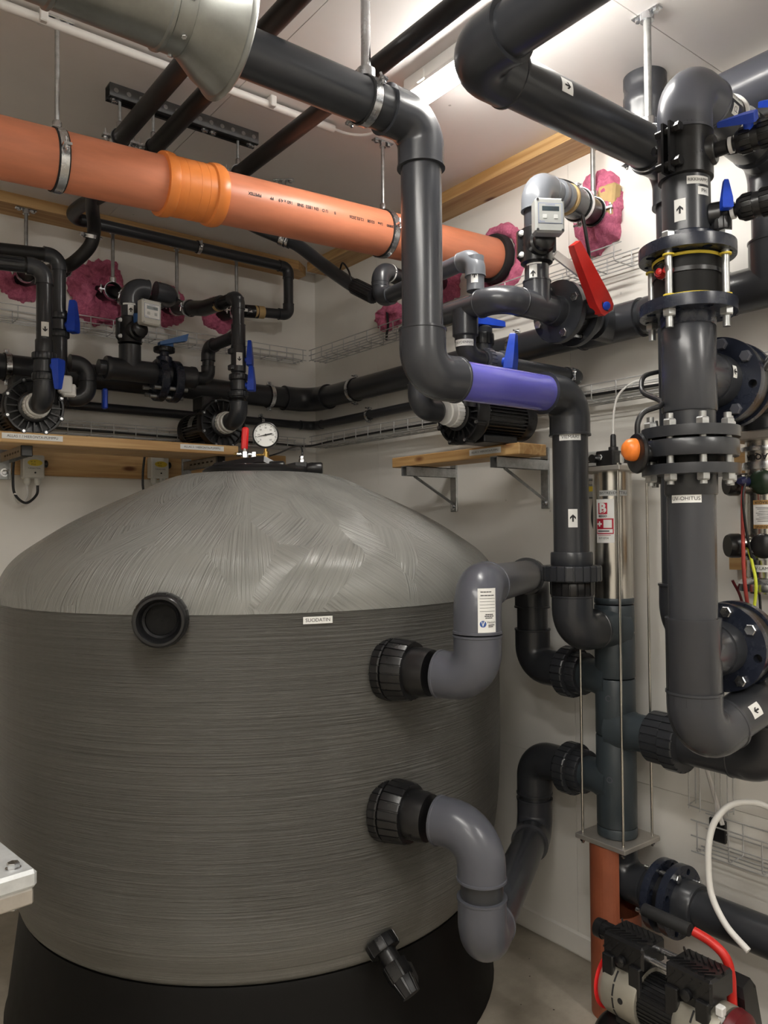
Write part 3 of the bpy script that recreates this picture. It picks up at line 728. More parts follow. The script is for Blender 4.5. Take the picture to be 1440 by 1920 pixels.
e = elbow(ip, P0, pa, (0, 0, 1), D1, 'pvc_grey', leg=1.03)
e2 = elbow(ip, P1, (0, 0, 1), P2-P1, D1, 'pvc_grey', leg=1.08)
pipe(ip, P1+(P2-P1).normalized()*0.1, P2-(P2-P1).normalized()*0.1, D1, 'pvc_grey')
elbow(ip, P2, P2-P1, (0, 0, -1), D1, 'pvc_dark', leg=1.08)
pipe(ip, P2-V((0, 0, 0.11)), P3+V((0, 0, 0.11)), D1, 'pvc_dark')
elbow(ip, P3, (0, 0, -1), (0, -1, 0), D1, 'pvc_dark', leg=1.2)
union(ip, (2.165, 1.775, 1.073), (0, -1, 0), D1, 'pvc_dark')
# makers' tag on the upper bend
fn = on_cyl((P1.x, P1.y, 1.363), (0, 0, 1), to_cam(P1, 0.42), D1*0.57)
lb = O('label', patch(fn, 0.050, 0.112), 'label_white', e2, 40, fix=False)
m = MB()
for i, (y, x0, x1) in enumerate([(0.047, -0.018, 0.012), (0.038, -0.018, 0.020), (0.030, -0.02, 0.022), (0.0225, -0.02, 0.022), (0.0145, -0.02, 0.022), (0.0065, -0.02, 0.022), (-0.002, -0.02, 0.022), (-0.010, -0.006, 0.016), (-0.0145, -0.008, 0.018), (-0.019, -0.006, 0.014), (-0.037, 0.002, 0.020), (-0.041, 0.002, 0.016)]):
    h = 0.0011 if i in (0, 1, 7, 8, 9, 10, 11) else 0.0004
    for k in range(4):
        a = x0+(x1-x0)*k/4; b = x0+(x1-x0)*(k+ (0.9 if h > 0.001 else 1.0))/4
        m.add([fn(a, y-h, 0.0012), fn(b, y-h, 0.0012), fn(b, y+h, 0.0012), fn(a, y+h, 0.0012)], [(0, 1, 2, 3)])
O('print', m, 'ink', lb, 0, fix=False)
m = MB().add([fn(-0.012+math.cos(2*PI*k/24)*0.0085, -0.034+math.sin(2*PI*k/24)*0.0085, 0.0011) for k in range(24)], [tuple(range(24))])
O('logo', m, 'ink_blue', lb, 0, fix=False)
m = MB().add([fn(-0.0165, -0.028, 0.0016), fn(-0.0145, -0.028, 0.0016), fn(-0.0130, -0.036, 0.0016), fn(-0.0095, -0.027, 0.0016), fn(-0.0075, -0.028, 0.0016), fn(-0.0125, -0.041, 0.0016)], [(0, 5, 2, 1), (2, 5, 4, 3)])
O('logo_mark', m, 'label_white', lb, 0, fix=False)
lettering(lb, fn, 'Vesijoh', 0.0085, cx=0.0105, cy=-0.030)

op = thing('filter_outlet_pipe', 'lower grey U-shaped pipe from the tank side down and back up to the valve column', 'pipe', (1.43, 1.45, 0.50))
Q0 = V((1.428, 1.452, 0.795)); Q1 = V((1.428, 1.452, 0.502)); Q2 = V((2.165, 1.925, 0.47)); Q3 = V((2.165, 1.925, 0.74)); Q4 = V((2.165, 1.571, 0.74))
tank_union(op, Q0-pa*0.30, pa)
elbow(op, Q0, pa, (0, 0, -1), D1, 'pvc_grey', rb=0.85, leg=1.12)
pipe(op, Q0-V((0, 0, 0.10)), Q1+V((0, 0, 0.10)), D1, 'pvc_dark')
elbow(op, Q1, (0, 0, -1), Q2-Q1, D1, 'pvc_grey', leg=1.12)
dq = (Q2-Q1).normalized()
pipe(op, Q1+dq*0.1, Q2-dq*0.1, D1, 'pvc_mid')
elbow(op, Q2, Q2-Q1, (0, 0, 1), D1, 'pvc_mid', leg=1.12)
pipe(op, Q2+V((0, 0, 0.1)), Q3-V((0, 0, 0.1)), D1, 'pvc_dark')
elbow(op, Q3, (0, 0, 1), (0, -1, 0), D1, 'pvc_dark', leg=1.2)
union(op, (2.165, 1.775, 0.74), (0, -1, 0), D1, 'pvc_dark')

# ================================================================== waste-water riser with the clear section
wr_ = thing('waste_pipe', 'black waste pipe run with a clear violet section dropping beside the pump shelf', 'pipe', (1.35, 1.571, 1.98))
W = [V(p) for p in ((-2.28, 1.571, 2.66), (1.347, 1.571, 2.66), (1.347, 1.571, 1.982), (1.952, 1.571, 1.982), (1.952, 1.571, 1.245), (2.165, 1.571, 1.245))]
pipe(wr_, W[0], W[1]-V((0.11, 0, 0)), D1, 'pvc_dark')
elbow(wr_, W[1], (1, 0, 0), (0, 0, -1), D1, 'pvc_mid')
pw = pipe(wr_, W[1]-V((0, 0, 0.11)), W[2]+V((0, 0, 0.11)), D1, 'pvc_mid')
elbow(wr_, W[2], (0, 0, -1), (1, 0, 0), D1, 'pvc_mid')
x0, x1 = W[2].x+0.105, W[3].x-0.09
O('clear_pipe', MB().rev([(0.051, 0), (0.055, 0), (0.055, x1-x0), (0.051, x1-x0)], (x0, 1.571, 1.982), (1, 0, 0), 48, closed=True), 'violet_clear', wr_, 40, 'clear violet-blue pipe section')
elbow(wr_, W[3], (1, 0, 0), (0, 0, -1), D1, 'pvc_dark')
pw2 = pipe(wr_, W[3]-V((0, 0, 0.11)), (1.952, 1.571, 1.44), D1, 'pvc_dark')
socket(wr_, (1.952, 1.571, 1.474), (0, 0, 1), 0.042, D1, 'pvc_dark', 0.59)
O('union_nut', MB().gear((1.952, 1.571, 1.453), (0, 0, -1), 0.048, 0.092, 22, 0.05, 0.76), 'pvc_dark', wr_, 30)
O('union_collar', MB().gear((1.952, 1.571, 1.405), (0, 0, -1), 0.044, 0.068, 18, 0.05, 0.76), 'black', wr_, 30)
elbow(wr_, W[4], (0, 0, -1), (1, 0, 0), D1, 'pvc_dark', leg=1.05)
sticker(pw2, on_cyl((1.952, 1.571, 1.850), (0, 0, 1), to_cam(W[4], 0.0), 0.055), 0.068, 0.020, 'VIEMÄRI', 0.0145)
arrow(pw2, on_cyl((1.952, 1.571, 1.600), (0, 0, 1), to_cam(W[4], 0.10), 0.055), 0.028, 0.056, 0, 0.026)

# ================================================================== backwash valve column
bv = thing('backwash_valve', 'backwash valve column: steel cylinder on top, grey ported body, two plates tied by rods', 'valve', (2.165, 1.571, 0.55))
bx, by = 2.165, 1.571; bc = V((bx, by, 0))
st = O('cylinder', MB().rev([(0.0625, 1.33), (0.0625, 1.752)], bc, (0, 0, 1), 48), 'steel', bv, 40, 'brushed steel cylinder')
O('top_plate', MB().rbox((bx, by, 1.760), (0.192, 0.192, 0.016), 0.002), 'steel_plate', bv, 30)
O('bottom_plate', MB().rbox((bx, by, 0.560), (0.192, 0.192, 0.016), 0.002), 'steel_plate', bv, 30)
for sx in (-1, 1):
    for sy in (-1, 1):
        O('tie_rod', MB().cyl((bx+sx*0.078, by+sy*0.078, 0.535), (bx+sx*0.078, by+sy*0.078, 1.775), 0.0042, 12), 'steel', bv, 40)
        O('rod_nut', MB().hexh((bx+sx*0.078, by+sy*0.078, 0.551), (0, 0, -1), 0.009, 0.01), 'zinc', bv, 30)
R5 = 0.064
for z0, z1 in ((0.570, 0.60), (0.602, 0.892), (0.896, 1.078), (1.082, 1.225), (1.229, 1.318), (1.322, 1.342)):
    O('body_section', MB().rev([(R5-0.002, z0), (R5, z0+0.003), (R5, z1-0.003), (R5-0.002, z1)], bc, (0, 0, 1), 48), 'pvc_blue', bv, 40)
def port(z, d, L, r=0.056):
    d = V(d)
    O('port', MB().rev([(r*1.28, 0), (r*1.22, 0.035), (r*1.02, 0.072), (r, 0.085), (r, L)], V((bx, by, z)), d, 40), 'pvc_blue', bv, 40)
port(1.073, (0, 1, 0), 0.145); port(0.74, (0, 1, 0), 0.145); port(0.915, (0, -1, 0), 0.135, 0.058); port(1.245, (-1, 0, 0), 0.12, 0.058)
for z in (1.02, 0.90, 0.76):
    O('mould_mark', MB().rev([(0.010, 0), (0.010, 0.0012), (0.007, 0.0012), (0.007, 0)], V((bx, by, z)) + to_cam(bc, -0.35)*(R5-0.0004), to_cam(bc, -0.35), 20, closed=True), 'pvc_grey', bv, 40)
# stickers on the steel cylinder
fn = on_cyl((bx, by, 1.682), (0, 0, 1), to_cam(bc, 0.05), 0.0628)
lb = sticker(st, fn, 0.094, 0.018, 'BISTREVENTTIILI', 0.0125, mat='grey_box')
fn = on_cyl((bx, by, 1.592), (0, 0, 1), to_cam(bc, -0.42), 0.0628)
lb = O('label', patch(fn, 0.062, 0.142, cy=0.0), 'label_white', st, 40, fix=False)
def rect(fn, x0, x1, y0, y1, off): return patch(fn, x1-x0, y1-y0, off, 5, 4, (x0+x1)/2, (y0+y1)/2)
O('print', rect(fn, -0.022, 0.010, 0.022, 0.059, 0.0012), 'ink_red', lb, 0, fix=False)
lettering(lb, fn, 'B', 0.042, 'label_white', 0.0018, cx=-0.006, cy=0.0405, bold=0.002)
lettering(lb, fn, 'BESGO', 0.0095, 'ink', 0.0016, cx=-0.006, cy=0.0155, bold=0.0003)
O('print', rect(fn, -0.029, 0.029, -0.042, 0.008, 0.0012), 'ink_red', lb, 0, fix=False)
O('print', rect(fn, -0.026, 0.026, -0.0385, -0.0265, 0.0018), 'label_white', lb, 0, fix=False)
O('print', rect(fn, -0.003, 0.0235, -0.0225, 0.004, 0.0018), 'label_white', lb, 0, fix=False)
O('print', rect(fn, -0.020, -0.0145, -0.018, -0.001, 0.0018), 'label_white', lb, 0, fix=False)
O('print', rect(fn, -0.0258, -0.0087, -0.0123, -0.0067, 0.0019), 'label_white', lb, 0, fix=False)
O('print', rect(fn, -0.023, 0.016, -0.0345, -0.0310, 0.0022), 'ink', lb, 0, fix=False)
O('print', rect(fn, -0.024, 0.020, -0.0466, -0.0454, 0.0014), 'ink_red', lb, 0, fix=False)
lettering(lb, fn, '0171EF34', 0.0085, 'ink', 0.0016, cx=-0.004, cy=-0.056)
# control head on the top plate
cx_ = V((bx, by, 1.768))
O('solenoid', MB().rbox(cx_+V((-0.012, 0.004, 0.030)), (0.05, 0.07, 0.05), 0.004).cyl(cx_+V((-0.014, 0.035, 0.030)), cx_+V((-0.060, 0.035, 0.030)), 0.014, 16), 'black', bv, 30)
O('screw', MB().hexh(cx_+V((-0.037, 0.018, 0.034)), (-1, 0, 0), 0.011, 0.006), 'zinc', bv, 30)
O('clear_fitting', MB().rbox(cx_+V((-0.01, -0.045, 0.028)), (0.03, 0.035, 0.034), 0.003), 'glass', bv, 30)
O('gland', MB().rev([(0.016, 0), (0.016, 0.012), (0.010, 0.014), (0.009, 0.05), (0.006, 0.055)], cx_+V((-0.005, -0.010, 0.055)), (0, 0, 1), 14), 'hose_black', bv, 30)
ct = thing('control_tube', 'thin white tube curving from the backwash valve head up to the cable tray', 'tube', (bx-0.005, by-0.01, 1.87))
O('tube', MB().tube(spline([(bx-0.005, by-0.010, 1.872), (bx-0.002, by-0.012, 1.95), (bx+0.015, by-0.02, 2.01), (bx+0.06, by-0.04, 2.05), (bx+0.10, by-0.05, 2.062)]), 0.0035, 8), 'white_cable', ct)

# grey-white controller box on the wall left of the steel cylinder
cb = thing('controller_box', 'small grey control box with yellow sticker on wall behind the steel valve cylinder', 'box', (2.29, 1.73, 1.70))
O('box', MB().rbox((2.288, 1.72, 1.79), (0.055, 0.13, 0.10), 0.005), 'grey_box', cb, 30)
O('lower_box', MB().rbox((2.290, 1.715, 1.700), (0.05, 0.10, 0.05), 0.004), 'galv', cb, 30)
O('sticker', patch(on_flat((2.2645, 1.715, 1.708), (0, -1, 0), (0, 0, 1)), 0.06, 0.018), 'yellow', cb, 0, fix=False)
m = MB()
for z in (1.815, 1.80, 1.785, 1.772): m.add([(2.2600, 1.75, z), (2.2600, 1.70, z), (2.2600, 1.70, z+0.004), (2.2600, 1.75, z+0.004)], [(0, 1, 2, 3)])
O('print', m, 'ink', cb, 0, fix=False)
O('cable', MB().tube(spline([(2.285, 1.735, 1.68), (2.28, 1.74, 1.60), (2.28, 1.72, 1.555), (2.28, 1.68, 1.59), (2.285, 1.68, 1.675)]), 0.005, 8), 'hose_black', cb)

# ================================================================== waste sump pipe and outlet
br = thing('drain_standpipe', 'upright terracotta brown drain pipe standing on the floor under the valve column', 'pipe', (2.150, 1.571, 0))
m = MB(); seg = 48; r0, r1 = 0.080, 0.075; c0 = V((2.150, 1.571, 0)); gap0, gap1 = math.radians(-135), math.radians(15)   # notch faces -y / +x
def in_gap(a):
    a = (a+PI) % (2*PI)-PI; return gap0 < a < gap1
rows = [0.0, 0.335, 0.550]
for j in range(2):
    for k in range(seg):
        a0 = 2*PI*k/seg; a1 = 2*PI*(k+1)/seg
        if j == 1 and in_gap((a0+a1)/2): continue
        def q(r, a, z): return c0 + V((math.cos(a)*r, math.sin(a)*r, z))
        z0, z1 = rows[j], rows[j+1]
        m.add([q(r0, a0, z0), q(r0, a1, z0), q(r0, a1, z1), q(r0, a0, z1), q(r1, a0, z0), q(r1, a1, z0), q(r1, a1, z1), q(r1, a0, z1)],
              [(0, 1, 2, 3), (5, 4, 7, 6), (3, 2, 6, 7), (1, 5, 6, 2), (4, 0, 3, 7)])
bm_ = O('pipe', m, 'brown_pipe', br, 40)
fnb = on_cyl((2.150, 1.571, 0.30), (0, 0, 1), to_cam(c0, 0.15), r0)
for i, ch in enumerate('UD 8 4'):
    lettering(bm_, fnb, ch, 0.016, cy=0.02-i*0.026, rot=0, name='print', off=0.0015)

fo = thing('valve_outlet_pipe', 'dark flanged pipe leaving low under the valve column along the right wall', 'pipe', (2.165, 1.40, 0.43))
F0 = V((2.165, 1.571, 0.545)); F1 = V((2.165, 1.571, 0.432)); F2 = V((2.165, -1.2, 0.432))
elbow(fo, F1, (0, 0, -1), (0, -1, 0), D1, 'pvc_dark', leg=1.05)
pipe(fo, F1-V((0, 0.09, 0)), (2.165, 1.40, 0.432), D1, 'pvc_dark')
O('flange', MB().flange((2.165, 1.418, 0.432), (0, -1, 0), 0.024, 0.108, 0.054, 0.089, 0.010, 8, 0.39), 'navy', fo, 30)
O('flange_hub', MB().rev([(0.067, 0), (0.067, 0.03), (0.060, 0.05)], (2.165, 1.414, 0.432), (0, 1, 0), 36), 'pvc_dark', fo, 40)
O('gasket', MB().rev([(0.080, 0), (0.080, 0.03)], (2.165, 1.394, 0.432), (0, -1, 0), 36), 'black', fo, 40)
O('flange', MB().flange((2.165, 1.364, 0.432), (0, -1, 0), 0.024, 0.108, 0.054, 0.089, 0.010, 8, 0.39), 'navy', fo, 30)
O('stub_end', MB().rev([(0.071, 0), (0.071, 0.052), (0.067, 0.058)], (2.165, 1.342, 0.432), (0, -1, 0), 36), 'pvc_dark', fo, 40)
pipe(fo, (2.165, 1.30, 0.432), F2, D1, 'pvc_dark')
u_, w_, n_ = frame((0, -1, 0))
for i in (0, 2, 4, 6):
    a = 0.39+2*PI*i/8; p = V((2.165, 0, 0.432)) + (u_*math.cos(a)+w_*math.sin(a))*0.089
    m = MB().cyl((p.x, 1.445, p.z), (p.x, 1.33, p.z), 0.0075, 12).hexh((p.x, 1.340, p.z), (0, -1, 0), 0.0135, 0.012).hexh((p.x, 1.418, p.z), (0, 1, 0), 0.0135, 0.012)
    O('bolt', m, 'zinc', fo, 30)

# ================================================================== orange drain pipe under the ceiling
og = thing('orange_drain_pipe', 'long orange drain pipe sloping across the room below the ceiling', 'pipe', (1.0, 2.215, 2.61))
oa = V((1, 0, 0.048)).normalized()
def opt(x): return V((x, 2.215, 2.583 + (x-0.438)*0.048))
od = O('pipe', MB().cyl(opt(-2.25), opt(2.33), 0.080, 64), 'orange_pipe', og, 40)
oc = O('coupling', MB().rev([(0.081, 0), (0.092, 0.001), (0.094, 0.012), (0.092, 0.030), (0.0865, 0.034), (0.0865, 0.150), (0.092, 0.154), (0.0945, 0.166), (0.0945, 0.178), (0.091, 0.190), (0.081, 0.192)], opt(0.874), oa, 64), 'orange_socket', og, 40, 'brighter orange coupling')
for h in (0.062, 0.100, 0.128): O('mould_line', MB().rev([(0.0865, -0.0008), (0.0872, 0), (0.0865, 0.0008)], opt(0.874)+oa*h, oa, 64, cap=False), 'orange_socket', oc, 40)
O('wall_gasket', MB().rev([(0.081, 0), (0.094, 0), (0.098, 0.012), (0.098, 0.035), (0.081, 0.04)], opt(2.268), oa, 48), 'rubber', og, 40)
fn = along_cyl(opt(1.395), -oa, (0, -1, -0.08), 0.080)
for tx, cx, sz in (('PIPETEX', 0.245, 0.0115), ('PP', 0.185, 0.0115), ('160 x 4.9', 0.135, 0.0125), ('SN8', 0.080, 0.0125), ('EN 1852', 0.035, 0.0125), ('U D', -0.015, 0.0125), ('B', -0.055, 0.011), ('12.02.2026', -0.145, 0.0125), ('03:08', -0.205, 0.0125), ('Line', -0.246, 0.0115), ('20800', -0.290, 0.0110)):
    lettering(od, fn, tx, sz*1.12, cx=cx, cy=-0.004, name='print', off=0.0008, bold=0.0004)

def foam(label, c, n, r0, r1, amp, seed, mat='pink_foam', sq=(1, 1), cat='foam'):
    """lumpy collar of expanding foam round a pipe where it meets the wall"""
    c = V(c); u, w, nn = frame(n); m = MB(); rings = []; A, B = 84, 24; R = (r0+r1)/2; rr = (r1-r0)/2
    for i in range(A):
        a = 2*PI*i/A; ring = []
        for j in range(B):
            b = 2*PI*j/B
            p0 = V((math.cos(a)*(R+math.cos(b)*rr), math.sin(a)*(R+math.cos(b)*rr), math.sin(b)*rr)) + V((seed, seed*0.7, 0))
            d = (noise.noise(p0*16) + noise.noise(p0*38)*0.7 + noise.noise(p0*85)*0.45)*amp
            q = rr*(1+d); rad = R + math.cos(b)*q
            h = max(-0.002, math.sin(b)*q*0.95)
            ring.append(c + u*math.cos(a)*rad*sq[0] + w*math.sin(a)*rad*sq[1] + nn*h)
        rings.append(ring)
    m.ring_mesh(rings, closed=True)
    return single('wall_foam', m, mat, label, cat, tuple(c), 'pink foam collars at wall penetrations', 60)
foam('pink foam ring on the right wall around the orange pipe', (2.322, 2.215, 2.672), (-1, 0, 0), 0.095, 0.150, 0.35, 1.3)
foam('big ragged pink foam collar on the back wall left of the first flow meter', (1.135, 3.622, 2.668), (0, -1, 0), 0.012, 0.130, 0.5, 4.1, sq=(1.0, 1.15))
foam('pink foam partly hidden behind the first flow meter box', (1.455, 3.622, 2.662), (0, -1, 0), 0.012, 0.100, 0.5, 7.7)
foam('small pink foam collar on back wall behind the second pump riser', (1.735, 3.622, 2.663), (0, -1, 0), 0.01, 0.085, 0.5, 9.2)
foam('pink foam collar at the far left behind the first hose', (0.795, 3.622, 2.667), (0, -1, 0), 0.01, 0.095, 0.5, 12.4)
foam('pink foam blotch on right wall low behind the tall riser', (2.322, 2.93, 2.60), (-1, 0, 0), 0.005, 0.09, 0.5, 15.5, sq=(1.2, 0.7))
foam('pink foam on right wall just below the orange pipe end', (2.322, 2.54, 2.655), (-1, 0, 0), 0.01, 0.10, 0.5, 18.1)
foam('pink foam collar on right wall around the second flow meter pipe', (2.322, 1.725, 2.700), (-1, 0, 0), 0.02, 0.125, 0.4, 21.0, sq=(0.85, 1.2))

hanger('steel rod hanger on the left part of the orange pipe', opt(0.585), oa, 0.16, (0.585, 2.215, ZC), 0.0065, bolt=(0, -1, 0.05))
hanger('steel rod hanger on the orange pipe just left of the tall riser', opt(1.716), oa, 0.16, (1.716, 2.215, ZC), 0.0065, bolt=(0, -1, 0.05))
hanger('thick steel tube hanger on the black waste pipe next to its top elbow', (1.165, 1.571, 2.66), (1, 0, 0), 0.11, (1.165, 1.571, ZC), 0.0125, bolt=(0, -1, 0.35), mat='zinc')

# ---------------------------------------------------------------- strut channel and three ceiling pipes
sc_ = thing('strut_channel', 'black perforated strut channel fixed to the ceiling above the orange pipe', 'strut', (1.06, 2.45, ZC))
m = MB(); x0, x1, yy = 0.800, 1.325, 2.452
for k in range(12):
    a = x0 + (x1-x0)*k/12; b = x0 + (x1-x0)*(k+1)/12
    m.bbox((a, yy-0.021, ZC-0.004), (a+0.014, yy+0.021, ZC)); m.bbox((a+0.014, yy-0.021, ZC-0.004), (b, yy-0.008, ZC)); m.bbox((a+0.014, yy+0.008, ZC-0.004), (b, yy+0.021, ZC))
O('web', m, 'strut_steel', sc_, 0)
for s in (-1, 1):
    O('side', MB().bbox((x0, yy+s*0.021-0.001, ZC-0.041), (x1, yy+s*0.021+0.001, ZC)), 'strut_steel', sc_, 0)
    O('lip', MB().bbox((x0, yy+s*0.0155-0.006, ZC-0.043), (x1, yy+s*0.0155+0.006, ZC-0.041)), 'black', sc_, 0)
for k in range(13):
    O('slot_mark', MB().cyl((x0+0.02+k*0.0405, yy-0.0222, ZC-0.021), (x0+0.02+k*0.0405, yy-0.0231, ZC-0.021), 0.0075, 12), 'galv', sc_)
for x in (0.822, 1.13, 1.16, 1.305):
    O('screw', MB().cyl((x, yy, ZC-0.035), (x, yy, ZC-0.004), 0.004, 8).hexh((x, yy, ZC-0.043), (0, 0, -1), 0.010, 0.008).rev([(0.014, 0), (0.014, 0.002)], (x, yy, ZC-0.043), (0, 0, 1), 14), 'zinc', sc_)
hz = 2.822
pa_ = [((0.838, 2.47, hz), (0.838, 1.62, hz), (0.838, -1.88, hz)), ((0.948, 2.51, hz), (0.945, 1.62, hz), (0.942, -1.88, hz)), ((1.254, 2.47, hz), (1.262, 1.45, hz), (1.27, -1.88, hz))]
ca = thing('ceiling_pipe', 'leftmost of the three black pipes under the ceiling, bending down behind the orange pipe', 'pipe', (0.842, 2.47, hz), 'black pipes under the ceiling')
O('pipe', MB().tube([pa_[0][2], pa_[0][1], pa_[0][0]], 0.0265, 28), 'hose_black', ca, 60)
O('hose', MB().tube(spline([pa_[0][0], (0.875, 2.80, 2.835), (0.945, 3.08, 2.85), (0.990, 3.20, 2.81), (0.985, 3.235, 2.745), (0.940, 3.30, 2.685), (0.895, 3.38, 2.662)], 10), 0.0265, 24), 'hose_black', ca, 60)
O('sleeve', MB().tube([(0.915, 3.343, 2.672), (0.885, 3.40, 2.662), (0.805, 3.62, 2.667)], 0.034, 24), 'black', ca, 60)
for q, w_ in (((0.905, 3.362, 2.668), (-0.5, 0.85, -0.12)), ((0.985, 3.225, 2.78), (0, 0.35, -1))): band(ca, q, w_, 0.053 if q[2] > 2.7 else 0.068, width=0.016, bolt=(1, 0.2, 0), lug=0.012)
cb_ = thing('ceiling_pipe', 'middle black ceiling pipe, continuing as a pipe along the back wall board', 'pipe', (0.945, 2.51, hz), 'black pipes under the ceiling')
O('pipe', MB().tube([pa_[1][2], pa_[1][1], pa_[1][0]], 0.0265, 28), 'hose_black', cb_, 60)
L0, L1, L2, L3 = V((1.00, 3.425, 2.915)), V((2.035, 3.425, 2.915)), V((2.035, 3.425, 2.672)), V((1.80, 3.44, 2.658))
O('hose', MB().tube(spline([pa_[1][0], (0.945, 2.9, 2.84), (0.945, 3.22, 2.895), (0.955, 3.37, 2.915), (0.985, 3.42, 2.915), (1.02, 3.425, 2.915)], 10), 0.0265, 24), 'hose_black', cb_, 60)
for p in run(cb_, [L0, L1, L2, L3], 0.050, 'pvc_dark'): pass
O('hose_tail', MB().cyl((1.895, 3.434, 2.663), (1.845, 3.437, 2.660), 0.031, 24), 'tan_foam', cb_)
O('sleeve', MB().tube([(1.865, 3.436, 2.661), (1.795, 3.45, 2.658), (1.765, 3.50, 2.660), (1.735, 3.63, 2.663)], 0.032, 24), 'black', cb_, 60)
sticker(cb_, along_cyl((1.805, 3.448, 2.658), (1, -0.1, 0), (0, -1, -0.1), 0.032), 0.05, 0.014)
band(cb_, (1.545, 3.425, 2.915), (1, 0, 0), 0.050, width=0.018, bolt=(0, -1, 0), lug=0.01)
cc = thing('ceiling_pipe', 'rightmost of the three black ceiling pipes, turning into a hose under the orange pipe', 'pipe', (1.254, 2.47, hz), 'black pipes under the ceiling')
O('pipe', MB().tube([pa_[2][2], pa_[2][1], pa_[2][0]], 0.0265, 28), 'hose_black', cc, 60)
O('hose', MB().tube(spline([pa_[2][0], (1.30, 2.68, 2.83), (1.45, 2.76, 2.80), (1.56, 2.72, 2.757), (1.625, 2.66, 2.714), (1.668, 2.51, 2.590), (1.675, 2.37, 2.495), (1.680, 2.275, 2.438)], 10), 0.0255, 24), 'pvc_dark', cc, 60)
band(cc, (1.60, 2.69, 2.737), (0.6, -0.55, -0.4), 0.051, width=0.016, lug=0.01)
O('tie', MB().tube(spline([(1.672, 2.43, 2.565), (1.650, 2.38, 2.570), (1.648, 2.34, 2.53), (1.655, 2.33, 2.485)], 6), 0.0035, 8), 'hose_black', cc)
O('ribbed_tail', MB().gear((1.675, 2.34, 2.477), (0.06, -0.85, -0.48), 0.125, 0.030, 20, 0.08, 0.5), 'black', cc, 30)
for (x, y), lb in zip(((0.838, 2.452), (0.948, 2.452), (1.2545, 2.452)), ('short rod clamp under the strut channel holding the leftmost ceiling pipe', 'short rod clamp under the strut channel holding the middle ceiling pipe', 'short rod clamp at the right end of the strut channel')):
    hanger(lb, (x, y, hz), (0, 1, 0), 0.053, (x, y, ZC-0.043), 0.005, bolt=(1, 0, 0), plate=False)
hanger('thin rod hanger from the ceiling behind the orange pipe', (1.585, 2.70, 2.745), (0.6, -0.5, -0.4), 0.055, (1.585, 2.70, ZC), 0.005)

# ---------------------------------------------------------------- big black return pipe upper right
rp = thing('return_pipe', 'thick black pipe crossing the upper right with a large elbow under the lamp', 'pipe', (1.19, 1.22, 2.607))
R_ = [V(p) for p in ((1.19, -1.85, 2.607), (1.19, 1.22, 2.607), (2.0, 1.22, 2.607), (2.0, 1.22, 1.285), (2.13, 1.235, 1.285))]
parts = run(rp, R_, 0.113, 'pvc_dark', k=0.575)
arrow(parts[4], along_cyl((1.455, 1.22, 2.607), (1, 0, 0), (0, -1, 0.10), 0.0565), 0.040, 0.036, -PI/2, 0.024)
hanger('galvanised tube hanger on the thick black pipe beside the domed elbow', (1.868, 1.22, 2.607), (1, 0, 0), 0.113, (1.868, 1.22, ZC), 0.0105, bolt=(0, -1, 0.2), mat='galv', pang=(0, 1, 0))
# ceiling sleeve stub and high duct at the right wall
sl = thing('ceiling_sleeve', 'dark grey round pipe sleeve hanging from the ceiling behind the tube hanger', 'pipe sleeve', (2.135, 1.405, ZC))
O('sleeve', MB().rev([(0.060, 0), (0.064, 0), (0.064, 0.10), (0.067, 0.105), (0.067, 0.135), (0.064, 0.14), (0.064, 0.165), (0.066, 0.17), (0.066, 0.2), (0.060, 0.2)], (2.135, 1.405, ZC-0.2), (0, 0, 1), 48, closed=True), 'pvc_mid', sl, 40)
tr = thing('high_wall_pipe', 'grey pipe high along the right wall at the top right corner', 'pipe', (2.215, 0.5, 2.83))
O('pipe', MB().cyl((2.222, -1.85, 2.842), (2.222, 1.26, 2.842), 0.080, 40), 'pvc_grey', tr)
O('end_cap', MB().rev([(0.084, 0), (0.084, 0.05), (0.076, 0.06)], (2.222, 1.22, 2.842), (0, 1, 0), 40), 'pvc_grey', tr)
O('bracket', MB().rbox((2.15, 1.205, 2.79), (0.03, 0.02, 0.05), 0.003), 'black', tr, 30)
O('bracket_screw', MB().rev([(0.012, 0), (0.010, 0.008), (0.001, 0.01)], (2.15, 1.16, 2.77), (-0.6, -0.8, 0), 14), 'clear_bit', tr)

# ================================================================== trunk pipes on the two walls
tp = thing('trunk_pipe', 'thick dark trunk pipe running along both walls behind the pumps', 'pipe', (2.24, 3.54, 2.265))
zt = 2.265; tparts = []
A_ = V((2.24, 3.54, zt))
elbow(tp, A_, (1, 0, 0), (0, -1, 0), D1, 'pvc_dark', rb=1.0, leg=1.55)
pipe(tp, (-2.25, 3.54, zt), A_-V((0.14, 0, 0)), D1, 'pvc_dark')
pipe(tp, A_-V((0, 0.14, 0)), (2.24, -1.8, zt), D1, 'pvc_dark')
tee(tp, (2.24, 1.62, zt), (0, 1, 0), (-1, 0, 0), D1, 'pvc_mid', bleg=0.10)
socket(tp, (2.24, 1.43, zt), (0, 1, 0), 0.10, D1, 'pvc_dark')
tee(tp, (2.24, 1.07, zt), (0, 1, 0), (0, 0, 1), D1, 'pvc_mid', bleg=0.125)
for c, ax, bo in (((1.985, 3.54, zt), (1, 0, 0), (0, 0, 1)), ((0.735, 3.54, zt), (1, 0, 0), (0, 0, 1)), ((2.24, 3.13, zt), (0, 1, 0), (0, 0, 1)), ((2.24, 2.05, zt), (0, 1, 0), (0, 0, 1))):
    band(tp, c, ax, D1, bolt=bo, lug=0.014)
tp2 = thing('thin_wall_pipe', 'thin dark pipe running along both walls below the trunk pipe', 'pipe', (2.285, 3.585, 2.135))
z2 = 2.137
elbow(tp2, (2.283, 3.583, z2), (1, 0, 0), (0, -1, 0), 0.042, 'pvc_dark', rb=1.2, leg=2.0)
